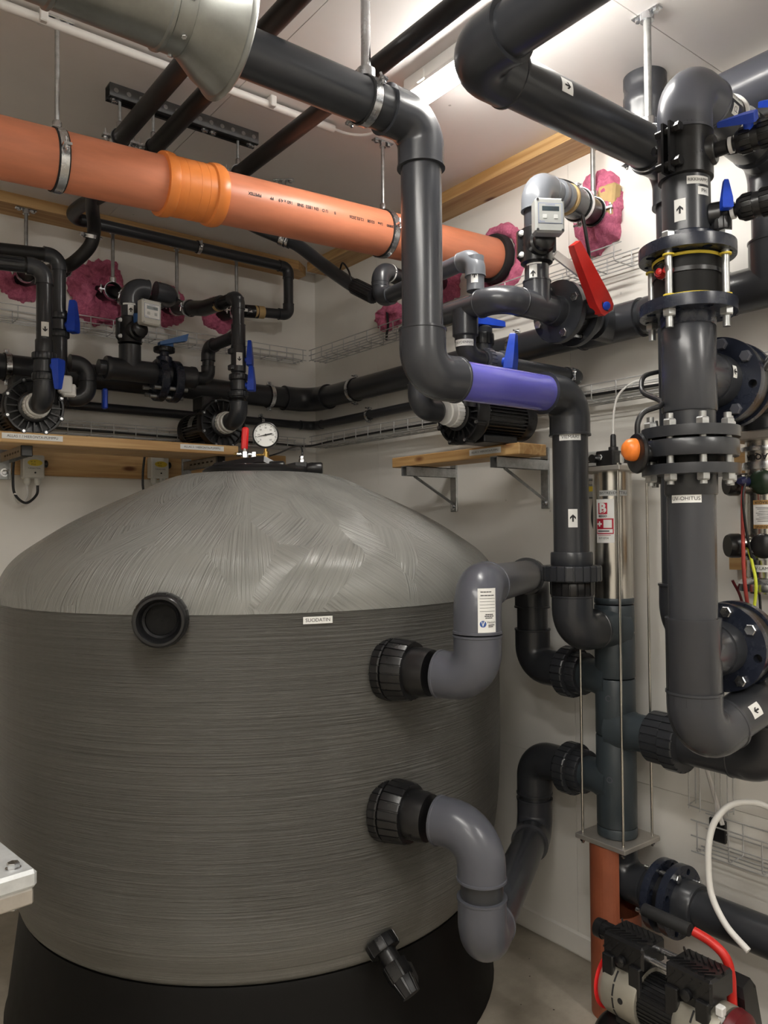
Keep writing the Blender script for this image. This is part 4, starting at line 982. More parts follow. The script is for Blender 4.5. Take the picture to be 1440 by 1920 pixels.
pipe(tp2, (-2.25, 3.583, z2), (2.22, 3.583, z2), 0.042, 'pvc_dark', seg=20)
pipe(tp2, (2.283, 3.52, z2), (2.283, 1.95, z2), 0.042, 'pvc_dark', seg=20)
for c, ax in (((1.96, 3.583, z2), (1, 0, 0)), ((2.283, 3.075, z2), (0, 1, 0))): band(tp2, c, ax, 0.042, width=0.018, bolt=(0, 0, 1), lug=0.012)

# ================================================================== flanged riser on the right
fr_ = thing('flanged_riser', 'tall dark riser on the right with bolted flanges and a domed top elbow', 'pipe', (1.702, 1.014, 1.06))
RX, RY = 1.702, 1.014; rc = V((RX, RY, 0)); e3 = V((0.995, 0.10, 0)).normalized(); ZU = V((0, 0, 1))
def at(z): return V((RX, RY, z))
te = elbow(fr_, at(2.627), ZU, e3, D1, 'pvc_grey', rb=0.66)
TOP2 = at(2.627) + e3*0.541
ta = pipe(fr_, at(2.627)+e3*0.11, TOP2-e3*0.10, D1, 'pvc_mid')
O('ring', MB().rev([(0.056, 0), (0.0635, 0), (0.0635, 0.012), (0.056, 0.012)], at(2.627)+e3*0.222, e3, 40, closed=True), 'white', fr_, 40)
elbow(fr_, TOP2, e3, (0, 0, -1), D1, 'pvc_mid')
pipe(fr_, TOP2-ZU*0.11, (TOP2.x, TOP2.y, 2.36), D1, 'pvc_mid')
fna = along_cyl(at(2.627)+e3*0.172, e3, (0.05, -1, 0.25), D1/2)
sticker(ta, along_cyl(at(2.627)+e3*0.175, e3, (-0.3, -1, 0.35), D1/2), 0.070, 0.026, 'KLOORI', 0.017)
sticker(ta, along_cyl(at(2.627)+e3*0.168, e3, (-0.3, -1, -0.28), D1/2), 0.030, 0.026, 'CL', 0.017)
up = pipe(fr_, at(2.24), at(2.53), D1, 'pvc_dark')
# saddle with boss
O('saddle', MB().rev([(0.0575, 2.395), (0.0625, 2.398), (0.0625, 2.515), (0.0575, 2.518)], rc, ZU, 40), 'black', fr_, 40)
for k, (dd, zz) in enumerate(((to_cam(rc, -0.55), 2.497), (to_cam(rc, -0.55), 2.418), (to_cam(rc, -2.4), 2.497))):
    dd = V(dd).normalized(); tn = ZU.cross(dd)
    O('saddle_bolt', MB().cyl(at(zz)+dd*0.070-tn*0.030, at(zz)+dd*0.070+tn*0.030, 0.009, 14).hexh(at(zz)+dd*0.070+tn*0.022, tn, 0.012, 0.012), 'black', fr_, 30)
for s in (-1, 1):
    dd = to_cam(rc, -0.55); tn = ZU.cross(dd)
    O('saddle_lug', MB().box(at(2.457)+dd*0.066+tn*0.009*s, (0.030, 0.006, 0.118), Matrix((dd, tn, ZU)).transposed()), 'black', fr_, 0)
bd_ = V((0.28, -0.96, 0)).normalized()
O('boss', MB().rev([(0.036, 0.045), (0.034, 0.066), (0.030, 0.070)], at(2.455), bd_, 28), 'black', fr_, 40)
sticker(up, on_cyl(at(2.377), ZU, to_cam(rc, 0.55), D1/2), 0.056, 0.019, 'RIKKIHAPPO', 0.0115, sx=0.8)
sticker(up, on_cyl(at(2.352), ZU, to_cam(rc, 0.78), D1/2), 0.032, 0.019, 'PH', 0.0125)
arrow(up, on_cyl(at(2.310), ZU, to_cam(rc, -0.25), D1/2), 0.026, 0.052, 0, 0.022)
# flange pair with wafer valve between
def flg(z0, z1, mat='navy', ro=0.110, a0=0.25): O('flange', MB().flange(at(z0), ZU, z1-z0, ro, 0.054, 0.0915, 0.0105, 8, a0), mat, fr_, 30)
flg(2.208, 2.236); flg(2.072, 2.100)
O('flange_hub', MB().rev([(0.068, 2.236), (0.068, 2.258), (0.064, 2.262)], rc, ZU, 40), 'navy', fr_, 40)
O('wafer_body', MB().rev([(0.076, 2.100), (0.076, 2.208)], rc, ZU, 48), 'black_matt', fr_, 40)
O('gasket', MB().rev([(0.0775, 2.197), (0.080, 2.199), (0.080, 2.203), (0.0775, 2.205)], rc, ZU, 48, closed=True), 'yellow', fr_, 40)
O('gasket', MB().rev([(0.0775, 2.103), (0.080, 2.105), (0.080, 2.109), (0.0775, 2.111)], rc, ZU, 48, closed=True), 'yellow', fr_, 40)
fu, fw_, _n = frame(ZU)
def bolts(zs, z0, z1, mat, a0=0.25, nutlow=None, nuthi=None, pcd=0.0915, washers=None, br=0.0085):
    for i in zs:
        a = a0 + 2*PI*i/8; p = rc + (fu*math.cos(a)+fw_*math.sin(a))*pcd
        m = MB().cyl(p+ZU*z0, p+ZU*z1, br, 14)
        if nutlow: m.hexh(p+ZU*nutlow, (0, 0, -1), 0.0155, 0.016)
        if nuthi: m.hexh(p+ZU*nuthi, ZU, 0.0155, 0.016)
        O('bolt', m, mat, fr_, 30)
        if washers:
            for z in washers: O('washer', MB().rev([(0.0135, 0), (0.0135, 0.004)], p+ZU*z, ZU, 16), 'yellow', fr_, 40)
bolts((0, 2, 4, 6), 2.030, 2.252, 'galv', a0=0.25-0.16, nutlow=2.072, nuthi=2.236, washers=(2.102, 2.196))
# clear indicator with red dots
ic = at(2.165) + to_cam(rc, -0.62)*0.080
O('indicator_strap', MB().rev([(0.0765, 2.160), (0.079, 2.160), (0.079, 2.170), (0.0765, 2.170)], rc, ZU, 48, closed=True), 'black', fr_, 40)
O('indicator_cap', MB().rev([(0.020, 0), (0.020, 0.018), (0.014, 0.026), (0.001, 0.028)], ic, to_cam(rc, -0.5), 24), 'glass', fr_, 40)
for s in (-1, 1): O('indicator_dot', MB().rev([(0.0075, 0), (0.0075, 0.012), (0.001, 0.015)], ic+to_cam(rc, 1.07)*0.0085*s, to_cam(rc, -0.5), 14), 'red_bright', fr_, 40)
O('flange_hub', MB().rev([(0.060, 2.045), (0.063, 2.049), (0.063, 2.072)], rc, ZU, 40), 'navy', fr_, 40)
tb1 = O('tee', MB().rev([(0.0605, 1.842), (0.0625, 1.845), (0.0625, 2.042), (0.0605, 2.045)], rc, ZU, 48).rev([(0.0625, 0), (0.0625, 0.10)], at(1.935), e3, 48), 'pvc_mid', fr_, 40)
O('flange_hub', MB().rev([(0.058, 1.802), (0.058, 1.842)], rc, ZU, 40), 'pvc_dark', fr_, 40)
flg(1.778, 1.803, 'pvc_dark', a0=0.05); flg(1.692, 1.716, 'pvc_dark', a0=0.05)
O('check_valve', MB().rev([(0.106, 1.734), (0.108, 1.737), (0.108, 1.770), (0.106, 1.773)], rc, ZU, 56), 'pvc_dark', fr_, 40)
O('seal', MB().rev([(0.075, 1.716), (0.075, 1.778)], rc, ZU, 40), 'black_matt', fr_, 40)
bolts(range(8), 1.668, 1.832, 'galv', a0=0.05, nutlow=1.692, nuthi=1.803)
O('flange_hub', MB().rev([(0.058, 1.645), (0.060, 1.650), (0.060, 1.692)], rc, ZU, 40), 'pvc_dark', fr_, 40)
kd = (V((-0.792, 0.611, 0))*1.0 + V((-0.3, -0.38, 0))*0.35).normalized(); kz = at(1.752)
O('actuator', MB().rev([(0.020, 0.09), (0.020, 0.128), (0.046, 0.129), (0.048, 0.134), (0.046, 0.140), (0.035, 0.142)], kz-ZU*0.008, kd, 32), 'black', fr_, 40)
O('actuator_knob', MB().rev([(0.027, 0.140), (0.027, 0.150), (0.024, 0.160), (0.016, 0.168), (0.001, 0.171)], kz, kd, 28), 'orange_knob', fr_, 40, 'orange end knob')
cbl = thing('sensor_cable', 'black cable looping beside the riser down to the orange actuator knob', 'cable', tuple(kz+kd*0.13+ZU*0.04))
O('cable', MB().tube(spline([kz+kd*0.134+ZU*0.036, kz+kd*0.132+ZU*0.065, kz+kd*0.115+ZU*0.09, kz+kd*0.075+ZU*0.105, kz+kd*0.065+V((0.06, 0.05, 0.13)), kz+kd*0.10+V((0.15, 0.12, 0.17)), kz+kd*0.10+V((0.20, 0.15, 0.22)), kz+kd*0.05+V((0.35, 0.25, 0.27))], 8), 0.0065, 10), 'hose_black', cbl)
uvp = pipe(fr_, at(1.34), at(1.655), D1, 'pvc_mid')
sticker(uvp, on_cyl(at(1.636), ZU, to_cam(rc, -0.22), D1/2), 0.070, 0.019, 'UV-OHITUS', 0.0125)
tb2 = O('tee', MB().rev([(0.0635, 1.356), (0.0635, 1.350), (0.0625, 1.347), (0.0625, 1.155), (0.0605, 1.152)], rc, ZU, 48).rev([(0.0625, 0), (0.0625, 0.10)], at(1.270), e3, 48), 'pvc_mid', fr_, 40)
e4 = V((0.93, -0.10, 0.25)).normalized()
el = elbow(fr_, at(1.060), -ZU, e4, D1, 'pvc_mid', leg=0.86)
ea = pipe(fr_, at(1.060)+e4*0.09, at(1.060)+e4*0.50, D1, 'pvc_dark')
arrow(ea, along_cyl(at(1.060)+e4*0.175, e4, (-0.35, -0.85, 0.35), D1/2), 0.036, 0.032, PI/2, 0.021)

def butterfly(z, lev, name):
    c = at(z)
    O('stub_end', MB().rev([(0.066, 0.09), (0.0665, 0.150), (0.075, 0.153), (0.075, 0.165)], c, e3, 40), 'pvc_dark', fr_, 40)
    O('flange', MB().flange(c+e3*0.146, e3, 0.024, 0.110, 0.066, 0.0915, 0.0105, 8, 0.2), 'navy', fr_, 30)
    O('valve_body', MB().rev([(0.100, 0.172), (0.104, 0.176), (0.104, 0.214), (0.100, 0.218)], c, e3, 48), 'black', fr_, 40)
    O('flange', MB().flange(c+e3*0.220, e3, 0.024, 0.110, 0.06, 0.0915, 0.0105, 8, 0.2), 'navy', fr_, 30)
    u, w, n = frame(e3)
    for i in (0, 2, 3, 5, 6):
        p = c + (u*math.cos(0.2+PI*i/4) + w*math.sin(0.2+PI*i/4))*0.0915
        O('bolt', MB().cyl(p+e3*0.142, p+e3*0.258, 0.008, 12).hexh(p+e3*0.146, -e3, 0.0145, 0.012).hexh(p+e3*0.244, e3, 0.0145, 0.012), 'zinc' if z < 1.5 else 'pvc_grey', fr_, 30)
    s = V(lev[0]); d = V(lev[1]).normalized()
    O('lever_neck', MB().tube([c+e3*0.195+V((0, -0.10, 0.02)), s-d*0.0-V((0.0, -0.02, 0))], 0.010, 12), 'black', fr_, 40)
    wv = ZU; sd = d.cross(wv)
    O('lever', MB().rbox(s+d*0.09, (0.19, 0.032, 0.030), 0.006, Matrix((d, sd, wv)).transposed()), 'red', fr_, 30, 'red lever handle')
butterfly(1.935, ((1.905, 0.895, 1.985), (0.72, -0.69, -0.02)), 'upper')
butterfly(1.270, ((1.945, 0.895, 1.195), (0.72, -0.69, 0.05)), 'lower')
UX, UY = at(0).x + 0.466*e3.x, at(0).y + 0.466*e3.y
pipe(fr_, at(1.27)+e3*0.244, at(1.27)+e3*0.37, D1, 'pvc_dark')
elbow(fr_, at(1.27)+e3*0.466, e3, (0, 0, -1), D1, 'pvc_dark', leg=1.0)
pipe(fr_, (UX, UY, 1.18), (UX, UY, 1.0), D1, 'pvc_mid')
elbow(fr_, (UX, UY, 0.915), (0, 0, -1), (0, 1, 0), D1, 'pvc_dark', leg=1.0)
O('union_nut', MB().gear((UX, 1.318, 0.915), (0, 1, 0), 0.050, 0.090, 22, 0.05, 0.76), 'pvc_dark', fr_, 30)
O('union_collar', MB().gear((UX, 1.368, 0.915), (0, 1, 0), 0.066, 0.080, 20, 0.045, 0.76), 'pvc_dark', fr_, 30)
pipe(fr_, (UX, UY+0.09, 0.915), (UX, 1.34, 0.915), D1*1.1, 'pvc_dark')
pipe(fr_, at(1.935)+e3*0.244, at(1.935)+e3*0.37, D1, 'pvc_dark')
elbow(fr_, at(1.935)+e3*0.466, e3, (0, 0, -1), D1, 'pvc_dark', leg=0.9)
arrow(tb1, along_cyl(at(1.940)+e3*0.102, e3, (0, -1, 0.05), 0.0668), 0.022, 0.030, PI/2, 0.020)
# dosing valves with blue levers
def dosing(z, c0, d, label, flip, scale):
    d = V(d).normalized(); c0 = V(c0)
    t = thing('dosing_valve', label, 'valve', tuple(c0), 'dosing ball valves with blue levers')
    O('nipple', MB().rev([(0.017, 0), (0.017, 0.03), (0.014, 0.032), (0.014, 0.05)], c0, d, 20), 'black', t, 40)
    O('ring', MB().rev([(0.0155, 0), (0.019, 0), (0.019, 0.008), (0.0155, 0.008)], c0+d*0.034, d, 24, closed=True), 'clear_bit', t, 40)
    O('union_nut', MB().gear(c0+d*0.060, d, 0.024, 0.031*scale, 16, 0.08, 0.7), 'black', t, 30)
    O('valve_body', MB().rev([(0.024, 0.05), (0.028, 0.058), (0.028, 0.12), (0.024, 0.126)], c0, d, 24), 'black', t, 40)
    O('union_nut', MB().gear(c0+d*0.100, d, 0.026, 0.033*scale, 16, 0.08, 0.7), 'black', t, 30)
    O('hose_tail', MB().gear(c0+d*0.126, d, 0.05, 0.016, 12, 0.1, 0.6), 'black', t, 30)
    O('ring', MB().rev([(0.0155, 0), (0.018, 0), (0.018, 0.008), (0.0155, 0.008)], c0+d*0.160, d, 24, closed=True), 'clear_bit', t, 40)
    O('hose', MB().cyl(c0+d*0.17, c0+d*0.75, 0.0125, 16), 'hose_black' if flip else 'white', t)
    return t, c0, d
t, c0, d = dosing(2.455, at(2.452)+bd_*0.066, (0.20, -0.95, 0.02), 'upper dosing valve with a blue lever on the riser saddle, hose to the right', False, 1.0)
handle(t, c0+d*0.085+V((-0.02, 0, 0.015)), (-0.55, -0.2, 0.8), -d, 0.080, 0.036, 0.014, 0.020, 'blue', 0.014)
O('boss', MB().rev([(0.030, 0.05), (0.030, 0.075), (0.026, 0.079)], at(2.303), V((0.30, -0.6, 0)), 24), 'black', fr_, 40)
t, c0, d = dosing(2.30, at(2.303)+V((0.30, -0.6, 0)).normalized()*0.066, (0.20, -0.95, 0.02), 'lower dosing valve with an upright blue lever right of the riser arrow label', True, 1.0)
handle(t, c0+d*0.025+V((-0.012, 0, 0.012)), (-0.7, -0.7, 0.1), (0, 0, 1), 0.068, 0.028, 0.012, 0.018, 'blue', 0.008)
O('hex_cap', MB().gear(c0+d*0.01-V((0, 0, 0.012)), (0, 0, -1), 0.028, 0.024, 14, 0.08, 0.7), 'black', t, 30)
t, c0, d = dosing(2.60, at(2.627)+e3*0.345+V((0, -0.062, 0.0)), (0.35, -0.9, 0.02), 'third dosing valve at the right edge beside the chlorine label', False, 0.9)
O('saddle', MB().rev([(0.0555, 0.300), (0.0635, 0.300), (0.0635, 0.385), (0.0555, 0.385)], at(2.627), e3, 40), 'black', t, 40)
handle(t, c0+d*0.06+V((0, 0, 0.02)), (-0.4, -0.3, 0.85), -d, 0.10, 0.044, 0.018, 0.024, 'blue', 0.015)

# ================================================================== ultraviolet lamp unit
uvx, uvy = UX+0.004, UY-0.002
uv = thing('uv_lamp_unit', 'stainless steel ultraviolet lamp chamber at the right edge beside the riser', 'uv lamp', (uvx, uvy, 1.38)); uc = V((uvx, uvy, 0))
ch = O('chamber', MB().rev([(0.058, 1.385), (0.058, 1.812)], uc, ZU, 48), 'steel', uv, 40)
O('plate', MB().rbox((uvx, uvy, 1.820), (0.17, 0.17, 0.024), 0.003), 'steel_plate', uv, 30)
for z, r, h in ((1.738, 0.066, 0.020), (1.487, 0.066, 0.018), (1.785, 0.068, 0.012)): O('clamp_ring', MB().rev([(0.058, -h/2), (r, -h/2), (r+0.001, 0), (r, h/2), (0.058, h/2)], uc+ZU*z, ZU, 48, closed=True), 'zinc', uv, 40)
O('flange', MB().rev([(0.058, 1.392), (0.084, 1.392), (0.086, 1.400), (0.086, 1.412), (0.07, 1.425), (0.058, 1.43)], uc, ZU, 48), 'zinc', uv, 40)
cd_ = to_cam(uc, -0.2); lft = V((-0.792, 0.611, 0))
for z in (1.690, 1.517):
    O('cross_tube', MB().rev([(0.030, 0.02), (0.030, 0.078)], uc+ZU*z+V((0.0, 0.01, 0)), lft, 28), 'steel', uv, 40)
    O('tube_cap', MB().rev([(0.034, 0.076), (0.034, 0.100), (0.030, 0.108)], uc+ZU*z+V((0.0, 0.01, 0)), lft, 28), 'black', uv, 40)
    co = O('cover', MB().rev([(0.034, 0.045), (0.034, 0.078), (0.027, 0.084), (0.001, 0.085)], uc+ZU*z, cd_, 32), 'green_dark' if z > 1.6 else 'black', uv, 40)
    for a in (90, 210, 330):
        sx_ = ZU.cross(cd_); p = uc+ZU*z+cd_*0.0785+sx_*math.cos(math.radians(a))*0.0295+ZU*math.sin(math.radians(a))*0.0295
        O('screw', MB().rev([(0.0042, 0), (0.0042, 0.003)], p, cd_, 10), 'zinc', co)
fnu = on_cyl(uc+ZU*1.603, ZU, to_cam(uc, -0.2), 0.0582)
lb = O('label', patch(fnu, 0.060, 0.078), 'label_white', ch, 40, fix=False)
O('print', rect(fnu, -0.030, 0.030, 0.027, 0.039, 0.0012), 'wood_ocher', lb, 0, fix=False); O('print', rect(fnu, -0.030, 0.030, -0.039, -0.028, 0.0012), 'wood_ocher', lb, 0, fix=False)
lettering(lb, fnu, 'ULTRAQUA', 0.0105, cy=0.033, rot=PI, off=0.0018, sx=0.9); lettering(lb, fnu, 'WARNING', 0.0105, cy=-0.0335, rot=PI, off=0.0018)
for i, y in enumerate((0.018, 0.014, 0.008, 0.003, -0.002, -0.008, -0.013, -0.019)): O('print', rect(fnu, -0.022+0.004*(i % 3), 0.018, y, y+0.0013, 0.0012), 'ink', lb, 0, fix=False)
lettering(ch, on_cyl(uc+ZU*1.762, ZU, to_cam(uc, -0.1), 0.0582), 'ULTRAQUA', 0.022, rot=PI, bold=0.0006, off=0.001)
sticker(ch, on_cyl(uc+ZU*1.455, ZU, to_cam(uc, -0.25), 0.0582), 0.075, 0.019, 'UV-LAMPPU', 0.0125)
wbk = thing('uv_mounting_board', 'pine mounting boards on the wall behind the ultraviolet lamp unit', 'board', (2.30, 1.15, 1.5))
O('board', MB().bbox((2.278, 0.7, 1.700), (2.319, 1.235, 1.80)), 'wood_y', wbk, 0); O('board', MB().bbox((2.278, 0.7, 1.440), (2.319, 1.235, 1.54)), 'wood_y', wbk, 0)
lp = uc+ZU*1.70+lft*0.055+cd_*0.05
gl = O('gland', MB().rev([(0.012, 0), (0.013, 0.03), (0.008, 0.045)], uc+ZU*1.693+cd_*0.045+lft*0.045, (cd_+lft*0.5), 20), 'chlorine_blue', uv, 40)
def cable(name, label, pts, r, mat, cat='cable', group='cables at the ultraviolet lamp'):
    m = MB().tube(spline(pts, 8), r, 10); return single(name, m, mat, label, cat, tuple(pts[0]), group, 60)
cable('lamp_cable', 'red cable hanging from the ultraviolet lamp socket', [lp+V((0, 0, 0.0)), lp+V((-0.01, 0, -0.06)), lp+V((-0.012, 0, -0.16)), lp+V((-0.01, 0, -0.26)), lp+V((0.005, 0, -0.34)), lp+V((0.03, 0, -0.42))], 0.0052, 'red_cable')
cable('lamp_cable', 'black cable hanging from the ultraviolet lamp socket, crossing the red one', [lp+V((-0.01, -0.012, 0.005)), lp+V((-0.03, -0.012, -0.05)), lp+V((-0.02, -0.012, -0.13)), lp+V((0.012, -0.012, -0.22)), lp+V((0.045, -0.012, -0.30)), lp+V((0.055, -0.012, -0.40))], 0.0035, 'hose_black')
cable('ground_wire', 'yellow-green ground wire curving below the ultraviolet lamp tube', [uc+ZU*1.508+lft*0.05+cd_*0.035, uc+ZU*1.47+lft*0.035+cd_*0.06, uc+ZU*1.42+lft*0.02+cd_*0.085, uc+ZU*1.36+lft*0.026+cd_*0.08, uc+ZU*1.29+lft*0.045+cd_*0.07], 0.0042, 'yellow_green', 'wire')
cable('lamp_cable', 'dark red thin cable between riser and lamp flange, passing behind', [(2.10, 1.13, 1.42), (2.13, 1.12, 1.36), (2.19, 1.13, 1.22), (2.28, 1.05, 1.10), (2.30, 0.98, 1.02)], 0.004, 'red_dark')

# ================================================================== pumps
def make_pump():
    """axis along -y (front), origin on the shelf under the volute; axis height 0.1"""
    p = thing('circulation_pump', 'pump', 'pump', (0, 0, 0), 'black massage pumps'); a = V((0, 0, 0.1)); F = V((0, -1, 0))
    O('motor', MB().gear(a+V((0, 0.085, 0)), (0, 1, 0), 0.20, 0.074, 34, 0.13, 0.35), 'black', p, 25)
    O('motor_end_cover', MB().rev([(0.074, 0.280), (0.078, 0.286), (0.078, 0.325), (0.066, 0.338), (0.001, 0.342)], a, (0, 1, 0), 40), 'black', p, 40)
    O('motor_flange', MB().rev([(0.06, 0.03), (0.098, 0.035), (0.100, 0.045), (0.098, 0.058), (0.070, 0.085), (0.064, 0.095)], a, (0, 1, 0), 40), 'black', p, 40)
    vol = O('volute', MB().rev([(0.090, 0.045), (0.108, 0.040), (0.109, 0.020), (0.109, 0.0), (0.106, -0.006), (0.099, -0.006), (0.096, 0.006), (0.060, 0.012), (0.060, -0.010), (0.055, -0.014), (0.046, -0.014)], a, (0, 1, 0), 56), 'black', p, 40)
    for i in range(20):
        t = 2*PI*i/20; d = V((math.cos(t), 0, math.sin(t))); sd = d.cross(F)
        O('rib', MB().box(a+d*0.078+V((0, 0.004, 0)), (0.040, 0.012, 0.005), Matrix((d, F, sd)).transposed()), 'black', vol, 0)
    for i in range(8):
        t = 2*PI*(i+0.5)/8; d = V((math.cos(t), 0, math.sin(t)))
        O('bolt', MB().rev([(0.0055, -0.014), (0.0055, -0.004)], a+d*0.1035, (0, 1, 0), 10), 'zinc', vol)
        O('bolt_boss', MB().rev([(0.010, -0.010), (0.010, 0.03)], a+d*0.1035, (0, 1, 0), 14), 'black', vol)
    O('suction_union', MB().gear(a+V((0, -0.012, 0)), F, 0.030, 0.049, 22, 0.05, 0.7), 'white', p, 30, 'white suction union')
    O('suction_collar', MB().rev([(0.043, 0.040), (0.044, 0.044), (0.044, 0.066), (0.040, 0.070)], a, F, 32), 'white', p, 40, 'white suction collar')
    O('terminal_box', MB().rbox((0, 0.16, 0.205), (0.10, 0.11, 0.065), 0.006), 'black', p, 30)
    O('terminal_neck', MB().rbox((0, 0.16, 0.170), (0.07, 0.08, 0.02), 0.003), 'black', p, 30)
    O('discharge', MB().rev([(0.036, 0), (0.036, 0.10), (0.043, 0.103), (0.043, 0.122)], a+V((0.055, 0.018, 0.02)), (0.2, 0, 1), 28), 'black', p, 40)
    O('foot', MB().rbox((0, 0.15, 0.014), (0.12, 0.17, 0.028), 0.004).rbox((0, 0.15, 0.035), (0.05, 0.12, 0.03), 0.004), 'black', p, 30)
    pl = O('name_plate', patch(on_cyl((0, 0.19, 0.1), (0, 1, 0), (-0.92, 0, 0.35), 0.0745), 0.055, 0.05), 'galv', p, 0, fix=False)
    for k in range(4): O('print', patch(on_cyl((0, 0.175+k*0.010, 0.1), (0, 1, 0), (-0.92, 0, 0.35), 0.0745), 0.040, 0.003, 0.0012), 'ink', pl, 0, fix=False)
    return p
SH1 = 1.945
pm1 = make_pump(); pm1.location = (0.745, 3.125, SH1); pm1['label'] = 'black pump facing forward with a white union on the back shelf, far left'
pm2 = copy_tree(pm1); pm2.location = (1.535, 3.150, SH1); pm2['label'] = 'black finned pump on the back shelf behind the tank gauge'
pm3 = copy_tree(pm1); pm3.location = (1.885, 2.005, 1.876); pm3.rotation_euler = (0, 0, -PI/2); pm3['label'] = 'black pump on the short shelf under the violet pipe'

# back shelf
def grain(name, a, b, mat, parent): return O(name, MB().rbox((V(a)+V(b))/2, [abs(q) for q in V(b)-V(a)], 0.003), mat, parent, 30)
s1 = thing('pump_shelf', 'long pine pump shelf on steel brackets along the back wall', 'shelf', (0.3, 3.3, SH1-0.041))
pk = grain('plank', (-1.9, 3.115, SH1-0.041), (1.592, 3.262, SH1), 'wood_x', s1); grain('plank', (-1.9, 3.266, SH1-0.041), (1.592, 3.412, SH1), 'wood_x', s1)
grain('wall_board', (-2.28, 3.576, 1.818), (2.105, 3.619, 1.965), 'wood_x', s1)
fx = lambda x: on_flat((x, 3.1148, SH1-0.017), (1, 0, 0), (0, 0, 1))
sticker(pk, fx(0.738), 0.215, 0.021, 'ALLAS 1 / HIERONTA-PUMPPU', 0.0135); sticker(pk, fx(1.420), 0.20, 0.021, 'ALLAS 2 / HIERONTA-PUMPPU', 0.0125)
def bracket(root, x, z, y0, y1, up_, dn):
    """steel arm along y with a wall plate"""
    O('arm', MB().bbox((x-0.019, y0, z-0.040), (x-0.016, y1, z)).bbox((x+0.016, y0, z-0.040), (x+0.019, y1, z)).bbox((x-0.019, y0, z-0.003), (x+0.019, y1, z)), 'galv', root, 0)
    O('end_cap', MB().rbox((x, y0, z-0.020), (0.042, 0.014, 0.044), 0.003), 'black', root, 30)
    O('wall_plate', MB().rbox((x, y1+0.003, z-0.045), (0.05, 0.006, 0.13), 0.002), 'galv', root, 30)
    O('plate_bolt', MB().rev([(0.018, 0), (0.018, 0.002), (0.011, 0.002), (0.011, 0.010), (0.006, 0.011)], (x, y1, z-0.080), (0, -1, 0), 16), 'zinc', root, 40)
    for k in range(6): O('slot', MB().rbox((x-0.0195, y0+0.05+k*0.045, z-0.020), (0.002, 0.022, 0.008), 0.0004), 'black', root, 0)
for x in (-1.3, 0.735, 1.545): bracket(s1, x, SH1-0.041, 3.20, 3.570, 0, 0)
# right shelf
s3 = thing('pump_shelf', 'short pine pump shelf on two steel brackets on the right wall', 'shelf', (2.135, 2.25, 1.834))
ZS = 1.876
pk = grain('plank', (2.062, 1.885, ZS-0.042), (2.208, 2.615, ZS), 'wood_y', s3)
sticker(pk, on_flat((2.0615, 2.055, ZS-0.018), (0, -1, 0), (0, 0, 1)), 0.165, 0.022, 'ALLAS 3 / HIERONTA-PUMPPU', 0.0105)
for y in (2.50, 1.985):
    z = ZS-0.043
    O('arm', MB().bbox((2.035, y-0.018, z-0.040), (2.316, y-0.015, z)).bbox((2.035, y+0.015, z-0.040), (2.316, y+0.018, z)).bbox((2.035, y-0.018, z-0.003), (2.316, y+0.018, z)), 'galv', s3, 0)
    O('wall_plate', MB().rbox((2.315, y, z-0.070), (0.008, 0.040, 0.235), 0.002), 'galv', s3, 30)
    O('brace', MB().tube([(2.09, y, z-0.040), (2.312, y, z-0.155)], 0.0065, 4), 'galv', s3, 30)
    O('plate_bolt', MB().rev([(0.014, 0), (0.014, 0.002), (0.008, 0.002), (0.008, 0.008)], (2.311, y, z-0.165), (-1, 0, 0), 16), 'zinc', s3, 40)

# ================================================================== pump pipework on the back wall
hn = V((0.62, -0.78, 0))
# riser of the first pump
v1 = thing('pump_riser', 'front dark riser at far left with a blue valve lever above the first pump', 'pipe', (0.745, 2.985, 2.045), 'dark risers with blue ball valves')
x, y = 0.745, 2.985; d5 = 0.055
elbow(v1, (x, y, 2.045), (0, 0, -1), (0, 1, 0), 0.066, 'pvc_dark', rb=0.8, leg=1.15)
ball_valve(v1, (x, y, 2.172), (0, 0, 1), 0.052, hn, L=2.0, hl=(0, 0, -1), hscale=1.05)
p = pipe(v1, (x, y, 2.20), (x, y, 2.50), d5, 'pvc_dark')
socket(v1, (x, y, 2.245), (0, 0, 1), 0.05, d5, 'pvc_dark')
arrow(p, on_cyl((x, y, 2.305), (0, 0, 1), to_cam((x, y, 0), 0.1), d5/2), 0.026, 0.052, PI, 0.022)
elbow(v1, (x, y, 2.535), (0, 0, 1), (-1, 0.06, -0.03), d5, 'pvc_mid', rb=0.8)
O('flex_hose', MB().gear((x-0.07, y+0.004, 2.533), (-1, 0.06, -0.055), 0.09, d5*0.5, 14, 0.10, 0.55), 'pvc_dark', v1, 30)
O('hose', MB().tube(spline([(x-0.06, y+0.004, 2.533), (x-0.3, y+0.02, 2.52), (x-0.7, y+0.05, 2.48), (x-1.6, y+0.1, 2.45), (-2.28, y+0.1, 2.45)]), d5*0.47, 20), 'hose_black', v1, 60)
# riser behind it
v2 = thing('pump_riser', 'rear dark riser at far left, partly hidden behind the front riser', 'pipe', (0.875, 3.26, 2.10), 'dark risers with blue ball valves')
x, y = 0.868, 3.255
pipe(v2, (x, y, 2.10), (x, y, 2.66), 0.053, 'pvc_dark')
elbow(v2, (x, y, 2.680), (0, 0, 1), (-1, 0.04, -0.02), 0.053, 'pvc_mid', rb=0.8)
O('hose', MB().tube(spline([(x-0.05, y, 2.678), (x-0.3, y+0.01, 2.655), (x-0.7, y+0.02, 2.60), (x-1.7, y+0.02, 2.55), (-2.28, y+0.02, 2.55)]), 0.026, 20), 'hose_black', v2, 60)
ball_valve(v2, (x, y, 2.400), (0, 0, 1), 0.050, V((0.75, -0.66, 0)), L=2.4, hl=(0, 0, 1), hscale=1.25)
socket(v2, (x, y, 2.25), (0, 0, 1), 0.20, 0.053, 'pvc_dark', 0.6)
